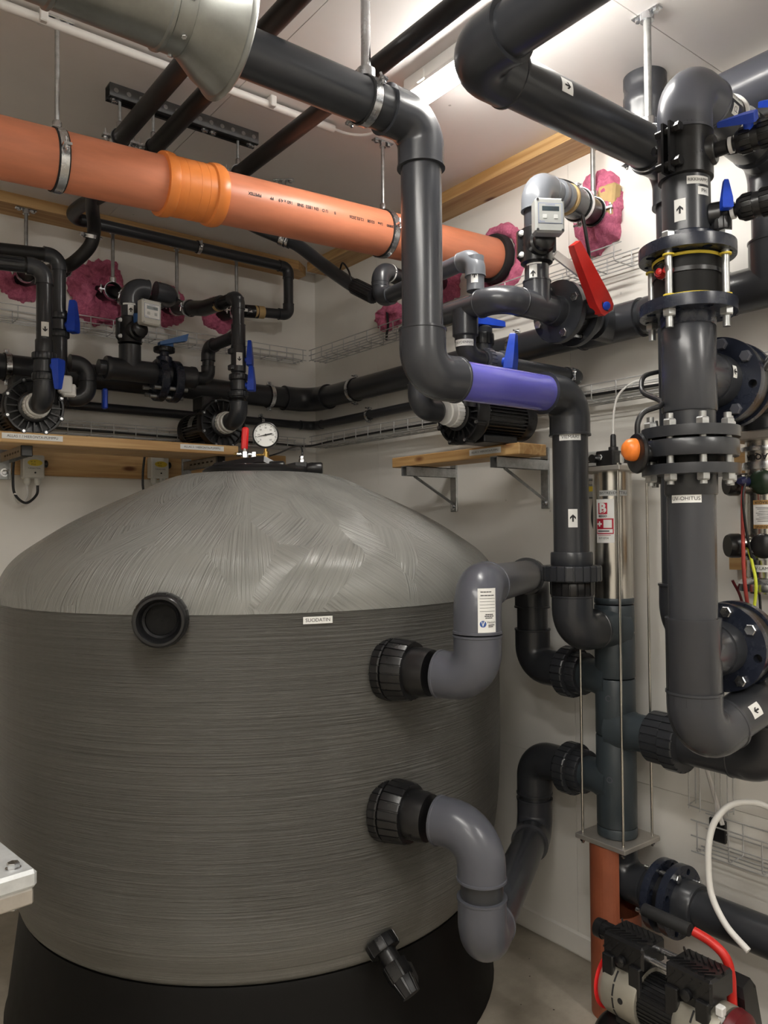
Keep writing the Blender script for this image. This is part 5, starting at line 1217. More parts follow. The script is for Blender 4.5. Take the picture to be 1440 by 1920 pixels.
elbow(v2, (x, y, 2.08), (0, 0, -1), (-0.2, 1, 0), 0.053, 'pvc_dark', rb=0.8)
O('white_clip', MB().rbox((x-0.02, y-0.16, 2.135), (0.05, 0.03, 0.07), 0.006), 'white', v1, 30)
O('white_clip', MB().rbox((x-0.005, y-0.155, 2.115), (0.05, 0.03, 0.05), 0.006), 'white', v1, 30)

# flow meter line of the back wall
def flow_meter(root, c, ax, up, d, mat, bx, face, pale, digits):
    """clamp-on turbine meter: black saddle with four bolts, sensor neck, display box"""
    c = V(c); ax = V(ax).normalized(); face = V(face).normalized(); sd = ax.cross(face)
    M = Matrix((sd, face, ax)).transposed()
    O('meter_saddle', MB().rev([(d*0.5, -0.06), (d*0.66, -0.052), (d*0.66, 0.052), (d*0.5, 0.06)], c, ax, 36), 'black', root, 40)
    for s in (-1, 1):
        pts = [(-0.052, -0.6), (-0.03, -1), (0.03, -1), (0.052, -0.6), (0.052, 0.6), (0.03, 1), (-0.03, 1), (-0.052, 0.6)]
    poly = [(-0.062, -0.034), (-0.040, -0.056), (0.040, -0.056), (0.062, -0.034), (0.062, 0.046), (0.050, 0.052), (-0.050, 0.052), (-0.062, 0.046)]
    O('saddle_ear', MB().prism(poly, c+face*0.006, sd, ax, -0.014 if sd.cross(ax).dot(face) > 0 else 0.014), 'black', root, 30)
    for a in (-1, 1):
        for b in (-0.030, 0.038):
            O('saddle_bolt', MB().rev([(0.0085, 0), (0.0085, 0.010), (0.005, 0.012)], c+face*0.006+sd*0.051*a+ax*b, face, 12), 'clear_bit', root, 40)
    O('sensor_neck', MB().rev([(0.040, 0.03), (0.040, 0.064), (0.033, 0.068), (0.033, 0.085)], c-ax*0.005, face, 32), 'black', root, 40)
    O('sensor_cap', MB().rev([(0.033, 0.080), (0.033, 0.090), (0.026, 0.095), (0.001, 0.096)], c-ax*0.005, face, 28), 'black', root, 40)
    O('sensor_nut', MB().rev([(0.022, 0), (0.022, 0.05)], c+face*0.070+ax*0.010, ax, 24), 'blue_dull', root, 40)
    bx = V(bx); w, h, t = 0.090, 0.104, 0.044
    b = O('display_box', MB().rbox(bx, (w, t, h), 0.006, Matrix((sd, face, ax)).transposed()), 'cream_box' if pale else 'meter_grey', root, 30, 'display box of the flow meter')
    fn = on_flat(bx+face*(t/2), -sd if (-sd).cross(ax).dot(face) > 0 else sd, ax)
    O('face_frame', MB().add([fn(-0.036, -0.026, 0.0008), fn(0.036, -0.026, 0.0008), fn(0.036, 0.034, 0.0008), fn(-0.036, 0.034, 0.0008)], [(0, 1, 2, 3)]), 'ink_blue', b, 0, fix=False)
    O('face_plate', MB().add([fn(-0.035, -0.025, 0.0012), fn(0.035, -0.025, 0.0012), fn(0.035, 0.033, 0.0012), fn(-0.035, 0.033, 0.0012)], [(0, 1, 2, 3)]), 'meter_grey' if not pale else 'label_white', b, 0, fix=False)
    O('screen', MB().rbox(fn(0.001, 0.018, 0.001), (0.052, 0.0014, 0.014), 0.0004, M), 'lcd' if not pale else 'lcd_pale', b, 0)
    lettering(b, fn, digits, 0.012, 'ink', 0.0022, cx=0.012, cy=0.0175, name='digits')
    for s in (-1, 1):
        O('button', MB().rbox(fn(0.017*s, -0.006, 0.0015), (0.0125, 0.002, 0.012), 0.0007, M), 'grey_box', b, 30)
        for q in (-1, 1): O('screw', MB().rev([(0.004, 0), (0.004, 0.0012)], fn(0.038*s, 0.045*q-0.0*s, 0), face, 10), 'galv' if pale else 'ink', b, 40)
    lettering(b, fn, 'Bsonic', 0.006, 'ink_blue', 0.0018, cx=-0.025, cy=-0.021, name='mark')
    lettering(b, fn, 'FLOWMETER', 0.005, 'ink_blue', 0.0018, cx=0.0, cy=0.0285, name='mark')
    return b
m1 = thing('flow_meter_line', 'dark pipe line with a cream flow meter display on the back wall', 'pipe', (1.165, 3.28, 2.26))
mx_, my = 1.163, 3.275; d7 = 0.075
vp = pipe(m1, (mx_, my, 2.32), (mx_, my, 2.58), d7, 'pvc_mid')
elbow(m1, (mx_, my, 2.617), (0, 0, 1), (1, 0, 0), d7, 'pvc_mid', rb=0.75, leg=0.85)
elbow(m1, (mx_+0.185, my, 2.617), (1, 0, 0), (0.1, 1, 0.05), d7, 'pvc_mid', rb=0.75, leg=0.95)
O('hose', MB().tube(spline([(mx_+0.19, my+0.06, 2.62), (mx_+0.17, my+0.15, 2.615), (mx_+0.10, my+0.20, 2.62), (mx_+0.02, my+0.24, 2.65), (1.14, 3.62, 2.67)], 8), 0.034, 24), 'black', m1, 60)
band(m1, (mx_+0.045, my+0.225, 2.638), (-0.8, 0.45, 0.3), 0.07, width=0.016, lug=0.012)
flow_meter(m1, (mx_, my, 2.425), (0, 0, 1), None, d7, 'black', V((mx_+0.045, my-0.105, 2.486)), (0.18, -0.98, 0.0), True, '10.0')
sticker(vp, on_cyl((mx_, my, 2.540), (0, 0, 1), to_cam((mx_, my, 0), -0.1), d7/2), 0.055, 0.018, 'FLOW', 0.010)
arrow(vp, on_cyl((mx_, my, 2.508), (0, 0, 1), to_cam((mx_, my, 0), 0.1), d7/2), 0.024, 0.044, 0, 0.022)
zr = 2.258
O('tee', MB().rev([(0.047, 0), (0.050, 0.004), (0.050, 0.02), (0.047, 0.024), (0.047, 0.376), (0.050, 0.38), (0.050, 0.396), (0.046, 0.40)], (mx_-0.105, my, zr), (1, 0, 0), 40).rev([(0.046, 0), (0.046, 0.105)], (mx_, my, zr), (0, 0, 1), 36), 'pvc_dark', m1, 40)
elbow(m1, (0.985, my, zr), (1, 0, 0), (0, 0, -1), 0.063, 'pvc_dark', rb=0.75)
pipe(m1, (1.03, my, zr), (1.07, my, zr), 0.063, 'pvc_dark')
pipe(m1, (0.985, my, zr-0.06), (0.985, my, 2.16), 0.060, 'pvc_mid')
elbow(m1, (0.985, my, 2.12), (0, 0, -1), (-1, 0.25, 0), 0.063, 'pvc_dark', rb=0.75)
ball_valve(m1, (0.855, my+0.033, 2.12), (-1, 0.25, 0), 0.058, (0, -0.3, -1), L=2.0, hl=(0, 0.2, -1))
O('spare_handle', MB().rbox((1.055, 3.27, 2.125), (0.020, 0.03, 0.085), 0.005), 'blue', m1, 30)
# butterfly valve in the line, lever on top
vx = 1.315
O('valve_disc', MB().rev([(0.088, -0.012), (0.092, -0.008), (0.092, 0.022), (0.088, 0.026)], (vx-0.03, my, zr-0.028), (1, 0, 0), 40), 'navy', m1, 40)
O('valve_disc', MB().rev([(0.088, -0.012), (0.092, -0.008), (0.092, 0.022), (0.088, 0.026)], (vx+0.035, my, zr-0.028), (1, 0, 0), 40), 'navy', m1, 40)
for a in (215, 260, 305, 340):
    q = V((vx-0.07, my+math.cos(math.radians(a))*0.075, zr-0.028+math.sin(math.radians(a))*0.075)); O('bolt', MB().cyl(q, q+V((0.15, 0, 0)), 0.009, 12), 'galv', m1)
O('bonnet', MB().rev([(0.040, 0.03), (0.034, 0.075), (0.020, 0.082), (0.020, 0.10)], (vx, my, zr), (0, 0, 1), 28), 'navy', m1, 40)
O('index_plate', MB().gear((vx, my, zr+0.098), (0, 0, 1), 0.020, 0.046, 24, 0.06, 0.6), 'black', m1, 30)
O('lever_hub', MB().rbox((vx+0.005, my-0.005, zr+0.130), (0.06, 0.035, 0.022), 0.004), 'blue_dull', m1, 30)
O('lever', MB().hull([V((vx-0.03, my-0.03, zr+0.122)), V((vx-0.03, my+0.0, zr+0.122)), V((vx+0.085, my-0.05, zr+0.150)), V((vx+0.085, my-0.02, zr+0.150)), V((vx-0.03, my-0.03, zr+0.136)), V((vx-0.03, my, zr+0.136)), V((vx+0.09, my-0.055, zr+0.182)), V((vx+0.09, my-0.02, zr+0.182))]), 'blue_dull', m1, 30, 'blue toothed lever')
pipe(m1, (1.44, my, zr), (1.49, my, zr), 0.055, 'pvc_dark')
elbow(m1, (1.522, my, zr), (1, 0, 0), (0, 0, 1), 0.055, 'pvc_dark', rb=0.75)
pipe(m1, (1.522, my, zr+0.05), (1.522, my, 2.36), 0.053, 'pvc_dark')
elbow(m1, (1.522, my, 2.405), (0, 0, 1), (0.02, -1, 0), 0.055, 'pvc_dark', rb=0.75)
pipe(m1, (1.523, my-0.05, 2.405), (1.528, 3.03, 2.405), 0.053, 'pvc_dark')
# riser of the second pump
v3 = thing('pump_riser', 'dark riser with two blue valve levers and arrow label above the second pump', 'pipe', (1.535, 3.005, 2.045), 'dark risers with blue ball valves')
x, y = 1.535, 3.002
elbow(v3, (x, y, 2.045), (0, 0, -1), (0, 1, 0), 0.066, 'pvc_dark', rb=0.8, leg=1.15)
ball_valve(v3, (x, y, 2.190), (0, 0, 1), 0.050, V((0.72, -0.69, 0)), L=2.1, hl=(0, 0, 1), hscale=1.05)
p = pipe(v3, (x, y, 2.23), (x, y, 2.57), 0.050, 'pvc_dark')
O('check_valve', MB().rev([(0.027, 2.245), (0.032, 2.25), (0.032, 2.36), (0.027, 2.365)], (x, y, 0), (0, 0, 1), 32), 'pvc_dark', v3, 40)
for z in (2.265, 2.335): O('union_lug', MB().rbox((x-0.034, y, z), (0.022, 0.03, 0.024), 0.004), 'pvc_dark', v3, 30)
handle(v3, V((x, y, 2.300))+V((0.75, -0.66, 0))*0.03, (0.75, -0.66, 0), (0, 0, 1), 0.105, 0.040, 0.018, 0.024, 'blue', 0.008)
arrow(v3, on_cyl((x, y, 2.300), (0, 0, 1), to_cam((x, y, 0), 0.12), 0.0325), 0.026, 0.054, PI, 0.022)
tee(v3, (x, y, 2.405), (0, 0, 1), (0, 1, 0), 0.053, 'pvc_dark', leg=0.9)
elbow(v3, (x, y, 2.575), (0, 0, 1), (-0.06, 1, 0.02), 0.050, 'pvc_dark', rb=0.75)
O('ribbed_hose', MB().gear((x-0.003, y+0.055, 2.577), (-0.06, 1, 0.03), 0.10, 0.026, 16, 0.08, 0.5), 'black', v3, 30)
O('hose_clip', MB().rev([(0.028, 0), (0.033, 0), (0.033, 0.02), (0.028, 0.02)], (x-0.010, y+0.155, 2.580), (-0.06, 1, 0.04), 24, closed=True), 'tan_foam', v3, 40)
sv = O('sleeve', MB().tube([(x-0.009, y+0.14, 2.58), (x-0.02, y+0.30, 2.590), (x-0.045, y+0.42, 2.615), (1.455, 3.63, 2.66)], [0.033, 0.036, 0.034, 0.034], 24), 'black', v3, 60)
sticker(sv, along_cyl((x-0.020, y+0.26, 2.588), (0.06, -1, -0.05), (0.9, -0.3, 0.1), 0.036), 0.06, 0.022)
band(v3, (x-0.042, y+0.41, 2.612), (-0.2, 1, 0.2), 0.070, width=0.018, lug=0.012)
# rods from the pine board to the wall hoses
for (x, y, z, d, lb) in ((0.80, 3.50, 2.665, 0.068, 'steel rod hanger at the far left of the back wall board'), (1.165, 3.50, 2.655, 0.068, 'steel rod hanger above the big pink foam collar'), (1.478, 3.525, 2.640, 0.068, 'steel rod hanger above the hose of the second pump riser'), (1.775, 3.49, 2.66, 0.066, 'steel rod hanger just left of the corner drop pipe')):
    hanger(lb, (x, y, z), (0, 1, 0), d, (x, y, 2.94), 0.008, bolt=(1, 0, 0), pang=(1, 0, 0), group='rod hangers on the back wall board')

# junction boxes under the shelf
def jbox(x, z, label, seed):
    b = thing('switch_box', label, 'switch box', (x, 3.575, z), 'cream safety switches under the shelf')
    bx_ = O('box', MB().rbox((x, 3.545, z), (0.086, 0.055, 0.098), 0.005), 'cream_box', b, 30)
    fn = on_flat((x, 3.5175, z), (1, 0, 0), (0, 0, 1))
    st_ = O('sticker', MB().add([fn(0.004+math.cos(2*PI*k/20)*0.030, 0.016+math.sin(2*PI*k/20)*0.014, 0.0006) for k in range(20)], [tuple(range(20))]), 'yellow', bx_, 0, fix=False)
    lettering(st_, fn, '41 X', 0.010, cx=-0.004, cy=0.020); lettering(st_, fn, 'P1U', 0.010, cx=-0.002, cy=0.009)
    lettering(bx_, fn, 'TURVAKYTKIN', 0.0075, cy=-0.008); O('lock_hole', MB().cyl(fn(0.005, -0.026, -0.002), fn(0.005, -0.026, 0.001), 0.004, 10), 'ink', bx_)
    O('switch_knob', MB().rev([(0.016, 0), (0.016, 0.014), (0.012, 0.018)], (x+0.043, 3.545, z+0.015), (1, 0, 0), 18), 'black', b, 40)
    for s in (-1, 1): O('gland', MB().rev([(0.014, 0), (0.014, 0.018), (0.009, 0.028), (0.006, 0.030)], (x+0.021*s, 3.545, z-0.049), (0, 0, -1), 16), 'cream_box', b, 40)
    O('cable', MB().tube(spline([(x+0.021, 3.545, z-0.075), (x+0.015, 3.54, z-0.12), (x-0.03, 3.53, z-0.155), (x-0.075, 3.525, z-0.115), (x-0.082, 3.52, z-0.03), (x-0.08, 3.50, z+0.06)]), 0.0055, 10), 'hose_black', b)
    O('cable', MB().tube(spline([(x-0.021, 3.545, z-0.075), (x-0.02, 3.555, z-0.13), (x-0.05, 3.565, z-0.16), (x-0.07, 3.56, z-0.12), (x-0.07, 3.555, z-0.04)]), 0.0045, 10), 'white_cable', b)
    O('cable_tie', MB().rev([(0.0055, -0.003), (0.008, -0.003), (0.008, 0.003), (0.0055, 0.003)], (x-0.072, 3.526, z-0.118), (0.15, 0, 1), 14, closed=True), 'white', b, 40)
jbox(0.838, 1.850, 'cream switch box with yellow sticker under the shelf, near the left edge', 0)
jbox(1.392, 1.868, 'cream switch box with yellow sticker under the shelf, just left of the tank top', 1)

# ================================================================== middle cluster by the right wall
m2 = thing('flow_meter_line', 'grey pipe line with a grey flow meter display and red lever valve on the right', 'pipe', (1.70, 1.62, 2.265))
YC = 1.62; XA = 1.70; zm = 2.265
elbow(m2, (XA, 2.005, 1.976), (0, 0, -1), (1, 0, 0), 0.066, 'pvc_dark', rb=0.8, leg=1.3)
pipe(m2, (XA, 2.005, 2.03), (XA, 2.005, 2.22), 0.066, 'pvc_dark')
elbow(m2, (XA, 2.005, zm), (0, 0, 1), (0, -1, 0), 0.072, 'pvc_mid', rb=0.75)
pipe(m2, (XA, 1.94, zm), (XA, YC+0.06, zm), 0.072, 'pvc_mid')
elbow(m2, (XA, YC, zm), (0, -1, 0), (1, 0, 0), d7, 'pvc_mid', rb=0.85)
pipe(m2, (XA+0.05, YC, zm), (1.95, YC, zm), d7, 'pvc_mid')
tee(m2, (1.862, YC, zm), (1, 0, 0), (0, 0, 1), d7, 'pvc_mid', leg=1.05)
O('stub_end', MB().rev([(0.0475, 0), (0.0475, 0.035), (0.054, 0.037), (0.054, 0.048)], (1.922, YC, zm), (1, 0, 0), 36), 'pvc_dark', m2, 40)
def vflange(x0, h, ro, mat='pvc_dark'): O('flange', MB().flange((x0, YC, zm), (1, 0, 0), h, ro, 0.040, ro*0.80, 0.010, 4, 0.42+PI/4), mat, m2, 30)
vflange(1.958, 0.022, 0.100); vflange(2.038, 0.022, 0.100)
O('valve_body', MB().rev([(0.074, 1.982), (0.078, 1.986), (0.078, 2.032), (0.074, 2.036)], (0, YC, zm), (1, 0, 0), 40), 'black', m2, 40)
u, w, n = frame((1, 0, 0))
for i in range(4):
    a = 0.42+PI/4+PI*i/2; q = V((0, YC, zm)) + (u*math.cos(a)+w*math.sin(a))*0.080
    O('bolt', MB().cyl(q+V((1.95, 0, 0)), q+V((2.075, 0, 0)), 0.008, 12).hexh(q+V((1.958, 0, 0)), (-1, 0, 0), 0.0145, 0.012).hexh(q+V((2.06, 0, 0)), (1, 0, 0), 0.0145, 0.012), 'zinc', m2, 30)
pipe(m2, (2.06, YC, zm), (2.15, YC, zm), 0.095, 'pvc_dark')
O('bushing', MB().rev([(0.050, 2.085), (0.062, 2.088), (0.062, 2.118), (0.057, 2.12)], (0, YC, zm), (1, 0, 0), 36), 'pvc_grey', m2, 40)
# red lever with white catch
pv = V((2.010, 1.495, 2.262)); tipv = V((1.872, 1.495, 2.427))
O('lever_mount', MB().rev([(0.034, 0.0), (0.034, 0.075), (0.026, 0.10)], (2.010, YC-0.055, zm), (0, -1, 0), 28), 'black', m2, 40)
ld = (tipv-pv).normalized(); nv = V((-0.30, -0.92, -0.25)); nv = (nv-ld*nv.dot(ld)).normalized(); sv_ = ld.cross(nv); Ll = (tipv-pv).length; pts = []
for l, wd, t0, t1 in ((-0.115*Ll, 0.020, 0, 0.030), (-0.05*Ll, 0.031, 0, 0.034), (0.12*Ll, 0.033, 0, 0.034), (0.45*Ll, 0.023, 0.002, 0.032), (0.92*Ll, 0.018, 0.006, 0.036), (1.0*Ll, 0.015, 0.009, 0.036)):
    for s in (-1, 1): pts += [pv+ld*l+sv_*wd*s+nv*t0, pv+ld*l+sv_*wd*s*0.82+nv*t1]
lev = O('lever', MB().hull(pts), 'red', m2, 30, 'big red lever handle')
O('pivot_cap', MB().rev([(0.013, 0), (0.013, 0.004), (0.009, 0.006), (0.001, 0.0065)], pv+nv*0.034, nv, 20), 'blue', lev, 40)
ca_ = pv+ld*0.50*Ll-nv*0.004; cb2 = V((1.838, 1.522, 2.398)); cdx = (cb2-ca_).normalized(); cw = cdx.cross(nv).normalized()
O('catch', MB().hull([ca_+cw*0.012, ca_-cw*0.012, cb2+cw*0.010, cb2-cw*0.012, ca_+cw*0.012-nv*0.014, ca_-cw*0.012-nv*0.014, cb2+cw*0.010-nv*0.012, cb2-cw*0.012-nv*0.012]), 'white', m2, 30, 'white catch of the lever')
# meter
vp = pipe(m2, (1.862, YC, zm+0.07), (1.862, YC, 2.61), d7, 'pvc_mid')
flow_meter(m2, (1.862, YC, 2.452), (0, 0, 1), None, d7, 'black', V((1.800, YC-0.100, 2.498)), (-0.52, -0.85, 0.0), False, '10,8')
sticker(vp, on_cyl((1.862, YC, 2.398), (0, 0, 1), to_cam((1.862, YC, 0), -0.25), d7/2), 0.050, 0.021, 'SUUNTA', 0.010)
arrow(vp, on_cyl((1.862, YC, 2.358), (0, 0, 1), to_cam((1.862, YC, 0), -0.30), d7/2), 0.025, 0.056, 0, 0.022)
elbow(m2, (1.862, YC, 2.650), (0, 0, 1), (0.97, 0.20, 0.09), 0.080, 'pvc_light', rb=0.8, leg=1.05)
da_ = V((0.97, 0.20, 0.09)).normalized(); c0 = V((1.862, YC, 2.650))
pipe(m2, c0+da_*0.07, c0+da_*0.16, 0.080, 'pvc_light')
O('ribbed_adapter', MB().rev([(0.043, 0), (0.048, 0.005), (0.048, 0.025), (0.044, 0.03), (0.049, 0.035), (0.049, 0.06), (0.043, 0.065)], c0+da_*0.125, da_, 36), 'pvc_light', m2, 40)
O('seal_ring', MB().rev([(0.045, 0), (0.051, 0.003), (0.051, 0.014), (0.045, 0.017)], c0+da_*0.195, da_, 36), 'tan_foam', m2, 40)
O('coupling', MB().rev([(0.046, 0.205), (0.052, 0.21), (0.052, 0.30), (0.046, 0.305)], c0, da_, 36), 'pvc_mid', m2, 40)
band(m2, c0+da_*0.292, da_, 0.104, width=0.018, bolt=(0, 0, 1), lug=0.016)
pipe(m2, c0+da_*0.29, c0+da_*0.475, 0.088, 'black')
O('cable', MB().tube(spline([c0+da_*0.02+V((0.02, 0.06, 0.035)), c0+da_*0.14+V((0, 0.05, 0.07)), c0+da_*0.25+V((0, 0.02, 0.075)), c0+da_*0.28+V((0, -0.01, 0.04)), c0+da_*0.275+V((0, -0.03, -0.02))]), 0.0075, 10), 'hose_black', m2)
O('cable', MB().tube(spline([c0+da_*0.27+V((0, -0.03, -0.05)), c0+da_*0.27+V((0.02, -0.03, -0.13)), c0+da_*0.30+V((0.02, -0.02, -0.19)), c0+da_*0.28+V((0, 0, -0.23))]), 0.006, 10), 'hose_black', m2)
fb = single('insulation_block', MB().rbox((2.296, 1.665, 2.715), (0.045, 0.075, 0.125), 0.008, Matrix.Rotation(0.12, 3, 'X')), 'tan_foam', 'tan foam block wedged beside the flow meter pipe at the wall', 'block', (2.296, 1.665, 2.715))
hanger('galvanised rod hanger behind the second flow meter elbow', tuple(c0+da_*0.41), da_, 0.09, ((c0+da_*0.41).x, (c0+da_*0.41).y, ZC), 0.009, bolt=(0, 1, 0))
# feed-water branch with two blue valves
tw = thing('feed_water_branch', 'branch pipe with two blue valve levers under the flow meter line', 'pipe', (XA, 1.78, 2.12))
yb = 1.775
O('branch_tee', MB().rev([(0.041, 0.0), (0.041, 0.08), (0.034, 0.085), (0.034, 0.10)], (XA, yb, zm-0.005), (0, 0, -1), 36), 'pvc_dark', tw, 40)
el = elbow(tw, (XA, yb, 2.112), (0, 0, -1), (1, 0, 0), 0.058, 'pvc_dark', rb=0.75)
sticker(tw, on_cyl((XA, yb, 2.152), (0, 0, 1), to_cam((XA, yb, 0), -0.15), 0.0345), 0.064, 0.021, 'TÄYDENNYS', 0.0105)
ball_valve(tw, (XA+0.128, yb, 2.112), (1, 0, 0), 0.050, (0.35, -0.9, -0.1), L=2.1, hl=(0.05, 0, 1), hscale=1.15, mat='pvc_grey')
pipe(tw, (XA+0.16, yb, 2.112), (2.235, yb, 2.112), 0.050, 'pvc_mid')
elbow(tw, (2.262, yb, 2.112), (1, 0, 0), (0, 1, 0), 0.050, 'pvc_mid', rb=0.75, leg=0.95)
band(tw, (2.195, yb, 2.112), (1, 0, 0), 0.050, width=0.010, lug=0.004)
pipe(tw, (2.262, yb+0.04, 2.112), (2.262, 2.4, 2.112), 0.050, 'pvc_dark')
O('union_nut', MB().gear((XA+0.105, yb+0.03, 2.170), (0, 0, 1), 0.036, 0.038, 18, 0.06, 0.7), 'black', tw, 30)
O('valve_body', MB().rev([(0.030, -0.04), (0.033, -0.035), (0.033, 0.07), (0.028, 0.075)], (XA+0.105, yb+0.03, 2.155), (0, 0, 1), 28), 'pvc_dark', tw, 40)
handle(tw, (XA+0.085, yb+0.03, 2.225), (0, 0, 1), (1, -0.25, 0), 0.125, 0.050, 0.024, 0.028, 'blue', 0.006)
# grey bypass pipe behind the tall riser
bp_ = thing('bypass_pipe', 'thin grey pipe looping behind the tall riser down into the flow meter line', 'pipe', (XA, 1.72, 2.42))
B0, B1, B2, B3 = V((XA, 1.728, 2.31)), V((XA, 1.728, 2.418)), V((XA, 2.215, 2.402)), V((XA, 2.215, 2.510))
pipe(bp_, B0, B1, 0.055, 'pvc_light')
elbow(bp_, B1, (0, 0, 1), (0, 1, -0.03), 0.056, 'pvc_light', rb=0.75)
pipe(bp_, B1+V((0, 0.045, 0)), (XA, 1.98, 2.410), 0.055, 'pvc_grey'); pipe(bp_, (XA, 1.98, 2.410), B2-V((0, 0.04, 0)), 0.055, 'pvc_dark')
elbow(bp_, B2, (0, 1, 0), (0, 0, 1), 0.056, 'pvc_dark', rb=0.75)
elbow(bp_, B3, (0, 0, 1), (1, 0.2, 0), 0.056, 'pvc_dark', rb=0.75)
O('hose', MB().tube(spline([B3+V((0.04, 0.01, 0)), B3+V((0.15, 0.04, 0.0)), B3+V((0.35, 0.2, 0.05)), (2.22, 2.49, 2.63), (2.33, 2.545, 2.655)]), 0.030, 20), 'black', bp_, 60)
arrow(bp_, on_cyl((XA, 1.728, 2.352), (0, 0, 1), to_cam(B0, -0.1), 0.0277), 0.022, 0.045, 0, 0.020)
O('clip', MB().rev([(0.029, 0), (0.034, 0), (0.034, 0.006), (0.029, 0.006)], B3+V((0.05, 0.012, 0)), (1, 0.2, 0), 24, closed=True), 'white', bp_, 40)
cable('sensor_cable', 'black cable hanging behind the tall riser over the tray', [(2.28, 2.92, 2.62), (2.27, 2.90, 2.54), (2.255, 2.89, 2.50), (2.26, 2.90, 2.47)], 0.006, 'hose_black', group='loose black wall cables')

# ================================================================== cable trays
def tray(label, a, b, out, h=0.055, wd=0.10, step=0.10, r=0.0022, n=3, flip=False, floor_out=True):
    """wire basket tray from a to b; a, b on the wall side at the bottom, out = towards the room"""
    a = V(a); b = V(b); out = V(out); d = (b-a).normalized(); L = (b-a).length; up = V((0, 0, 1))
    t = thing('cable_tray', label, 'cable tray', tuple((a+b)/2), 'wire cable trays')
    lines = [(0.0, 1.0), (0.0, 0.5), (0, 0)] + [(k/n, 0) for k in range(1, n)] + [(1, 0), (1, 0.5), (1, 1.0)]
    for o, z in lines:
        p = out*o*wd + up*z*h
        O('rail', MB().cyl(a+p, b+p, r, 6), 'wire', t, 60)
    k = 0; first = None
    while 0.02+k*step < L:
        s = a + d*(0.02+k*step)
        if first is None:
            first = O('cross_wire', MB().tube([s+up*h, s+up*0.006, s+out*0.006-up*0.0, s+out*(wd-0.006), s+out*wd+up*0.006, s+out*wd+up*h], r, 6), 'wire', t, 60)
        else:
            c = first.copy(); COL.objects.link(c); c.parent = t; c.location = d*(k*step); ORIG[c.name] = ORIG[first.name]
        k += 1
    return t
tray('upper wire cable tray on the back wall behind the flow meter', (-2.25, 3.605, 2.470), (2.19, 3.605, 2.470), (0, -1, 0))
tray('upper wire cable tray on the right wall, from corner to riser', (2.305, 3.50, 2.470), (2.305, 1.55, 2.470), (-1, 0, 0))
tray('lower wire cable tray on the back wall behind the pumps', (-2.25, 3.600, 2.000), (2.18, 3.600, 2.000), (0, -1, 0))
tray('lower wire cable tray on the right wall below the thin pipe', (2.305, 3.50, 2.010), (2.305, 0.9, 2.010), (-1, 0, 0))
tray('wire cable tray low on the right wall behind the white hose', (2.302, 1.34, 0.575), (2.302, -1.0, 0.575), (-1, 0, 0), h=0.095, wd=0.085)
vt = thing('cable_tray', 'short upright piece of wire tray on the right wall below the riser elbow', 'cable tray', (2.30, 1.30, 0.70), 'wire cable trays')
for yv, xv in ((1.375, 2.305), (1.365, 2.25), (1.325, 2.245), (1.275, 2.245), (1.26, 2.25), (1.255, 2.28), (1.25, 2.305)): O('rail', MB().cyl((xv, yv, 0.690), (xv, yv, 0.860), 0.0022, 6), 'wire', vt, 60)
for zz in (0.70, 0.845): O('cross_wire', MB().tube([(2.305, 1.375, zz), (2.25, 1.368, zz), (2.245, 1.325, zz), (2.245, 1.265, zz), (2.305, 1.25, zz)], 0.0022, 6), 'wire', vt, 60)
O('cable', MB().tube(spline([(2.27, 1.33, 0.87), (2.272, 1.31, 0.80), (2.275, 1.285, 0.71), (2.275, 1.27, 0.66)]), 0.007, 8), 'conduit', vt)
O('tray_bracket', MB().rbox((2.302, 1.300, 0.628), (0.012, 0.055, 0.070), 0.003), 'black', vt, 30)
# cables lying in the lower trays
for k, (mt, r) in enumerate((('white_cable', 0.006), ('conduit', 0.007), ('white_cable', 0.005), ('grey_box', 0.006), ('hose_black', 0.005))):
    lb = ['outermost white cable in the lower trays', 'pale thick cable in the lower trays', 'thin white inner cable in the lower trays', 'grey cable in the lower trays', 'black cable in the lower trays'][k]
    o_ = 0.018+k*0.017; pts = []
    for xx in (-2.2, -1.2, -0.3, 0.5, 1.1, 1.6, 2.0, 2.14): pts.append(V((xx, 3.600-o_, 2.008+0.010*math.sin(xx*5+k*2)**2+r)))
    pts.append(V((2.26-o_*0.6, 3.52-o_*0.5, 2.012+r)))
    for yy in (3.35, 3.0, 2.6, 2.2, 1.8, 1.4, 1.0): pts.append(V((2.305-o_, yy, 2.018+0.010*math.sin(yy*5+k*2)**2+r)))
    single('tray_cable', MB().tube(spline(pts, 5), r, 8), mt, lb, 'cable', tuple(pts[0]), 'cables in the lower trays', 60)
# small outlet under the low tray, wall box at lower right
wb = thing('wall_socket_box', 'grey plastic wall socket box at the right edge above the low tray', 'socket box', (2.31, 1.02, 0.76))
O('back_plate', MB().rbox((2.310, 0.985, 0.79), (0.02, 0.15, 0.16), 0.004), 'grey_box', wb, 30)
O('body', MB().hull([V((2.30, 0.92, 0.86)), V((2.30, 1.04, 0.86)), V((2.25, 0.93, 0.74)), V((2.25, 1.03, 0.74)), V((2.30, 0.92, 0.72)), V((2.30, 1.04, 0.72)), V((2.24, 0.93, 0.725)), V((2.24, 1.03, 0.725))]), 'grey_box', wb, 30)
O('cable', MB().tube(spline([(2.245, 0.955, 0.80), (2.23, 0.985, 0.80), (2.225, 0.995, 0.76), (2.23, 0.99, 0.68), (2.24, 0.96, 0.60), (2.25, 0.9, 0.56)]), 0.008, 10), 'hose_black', wb)
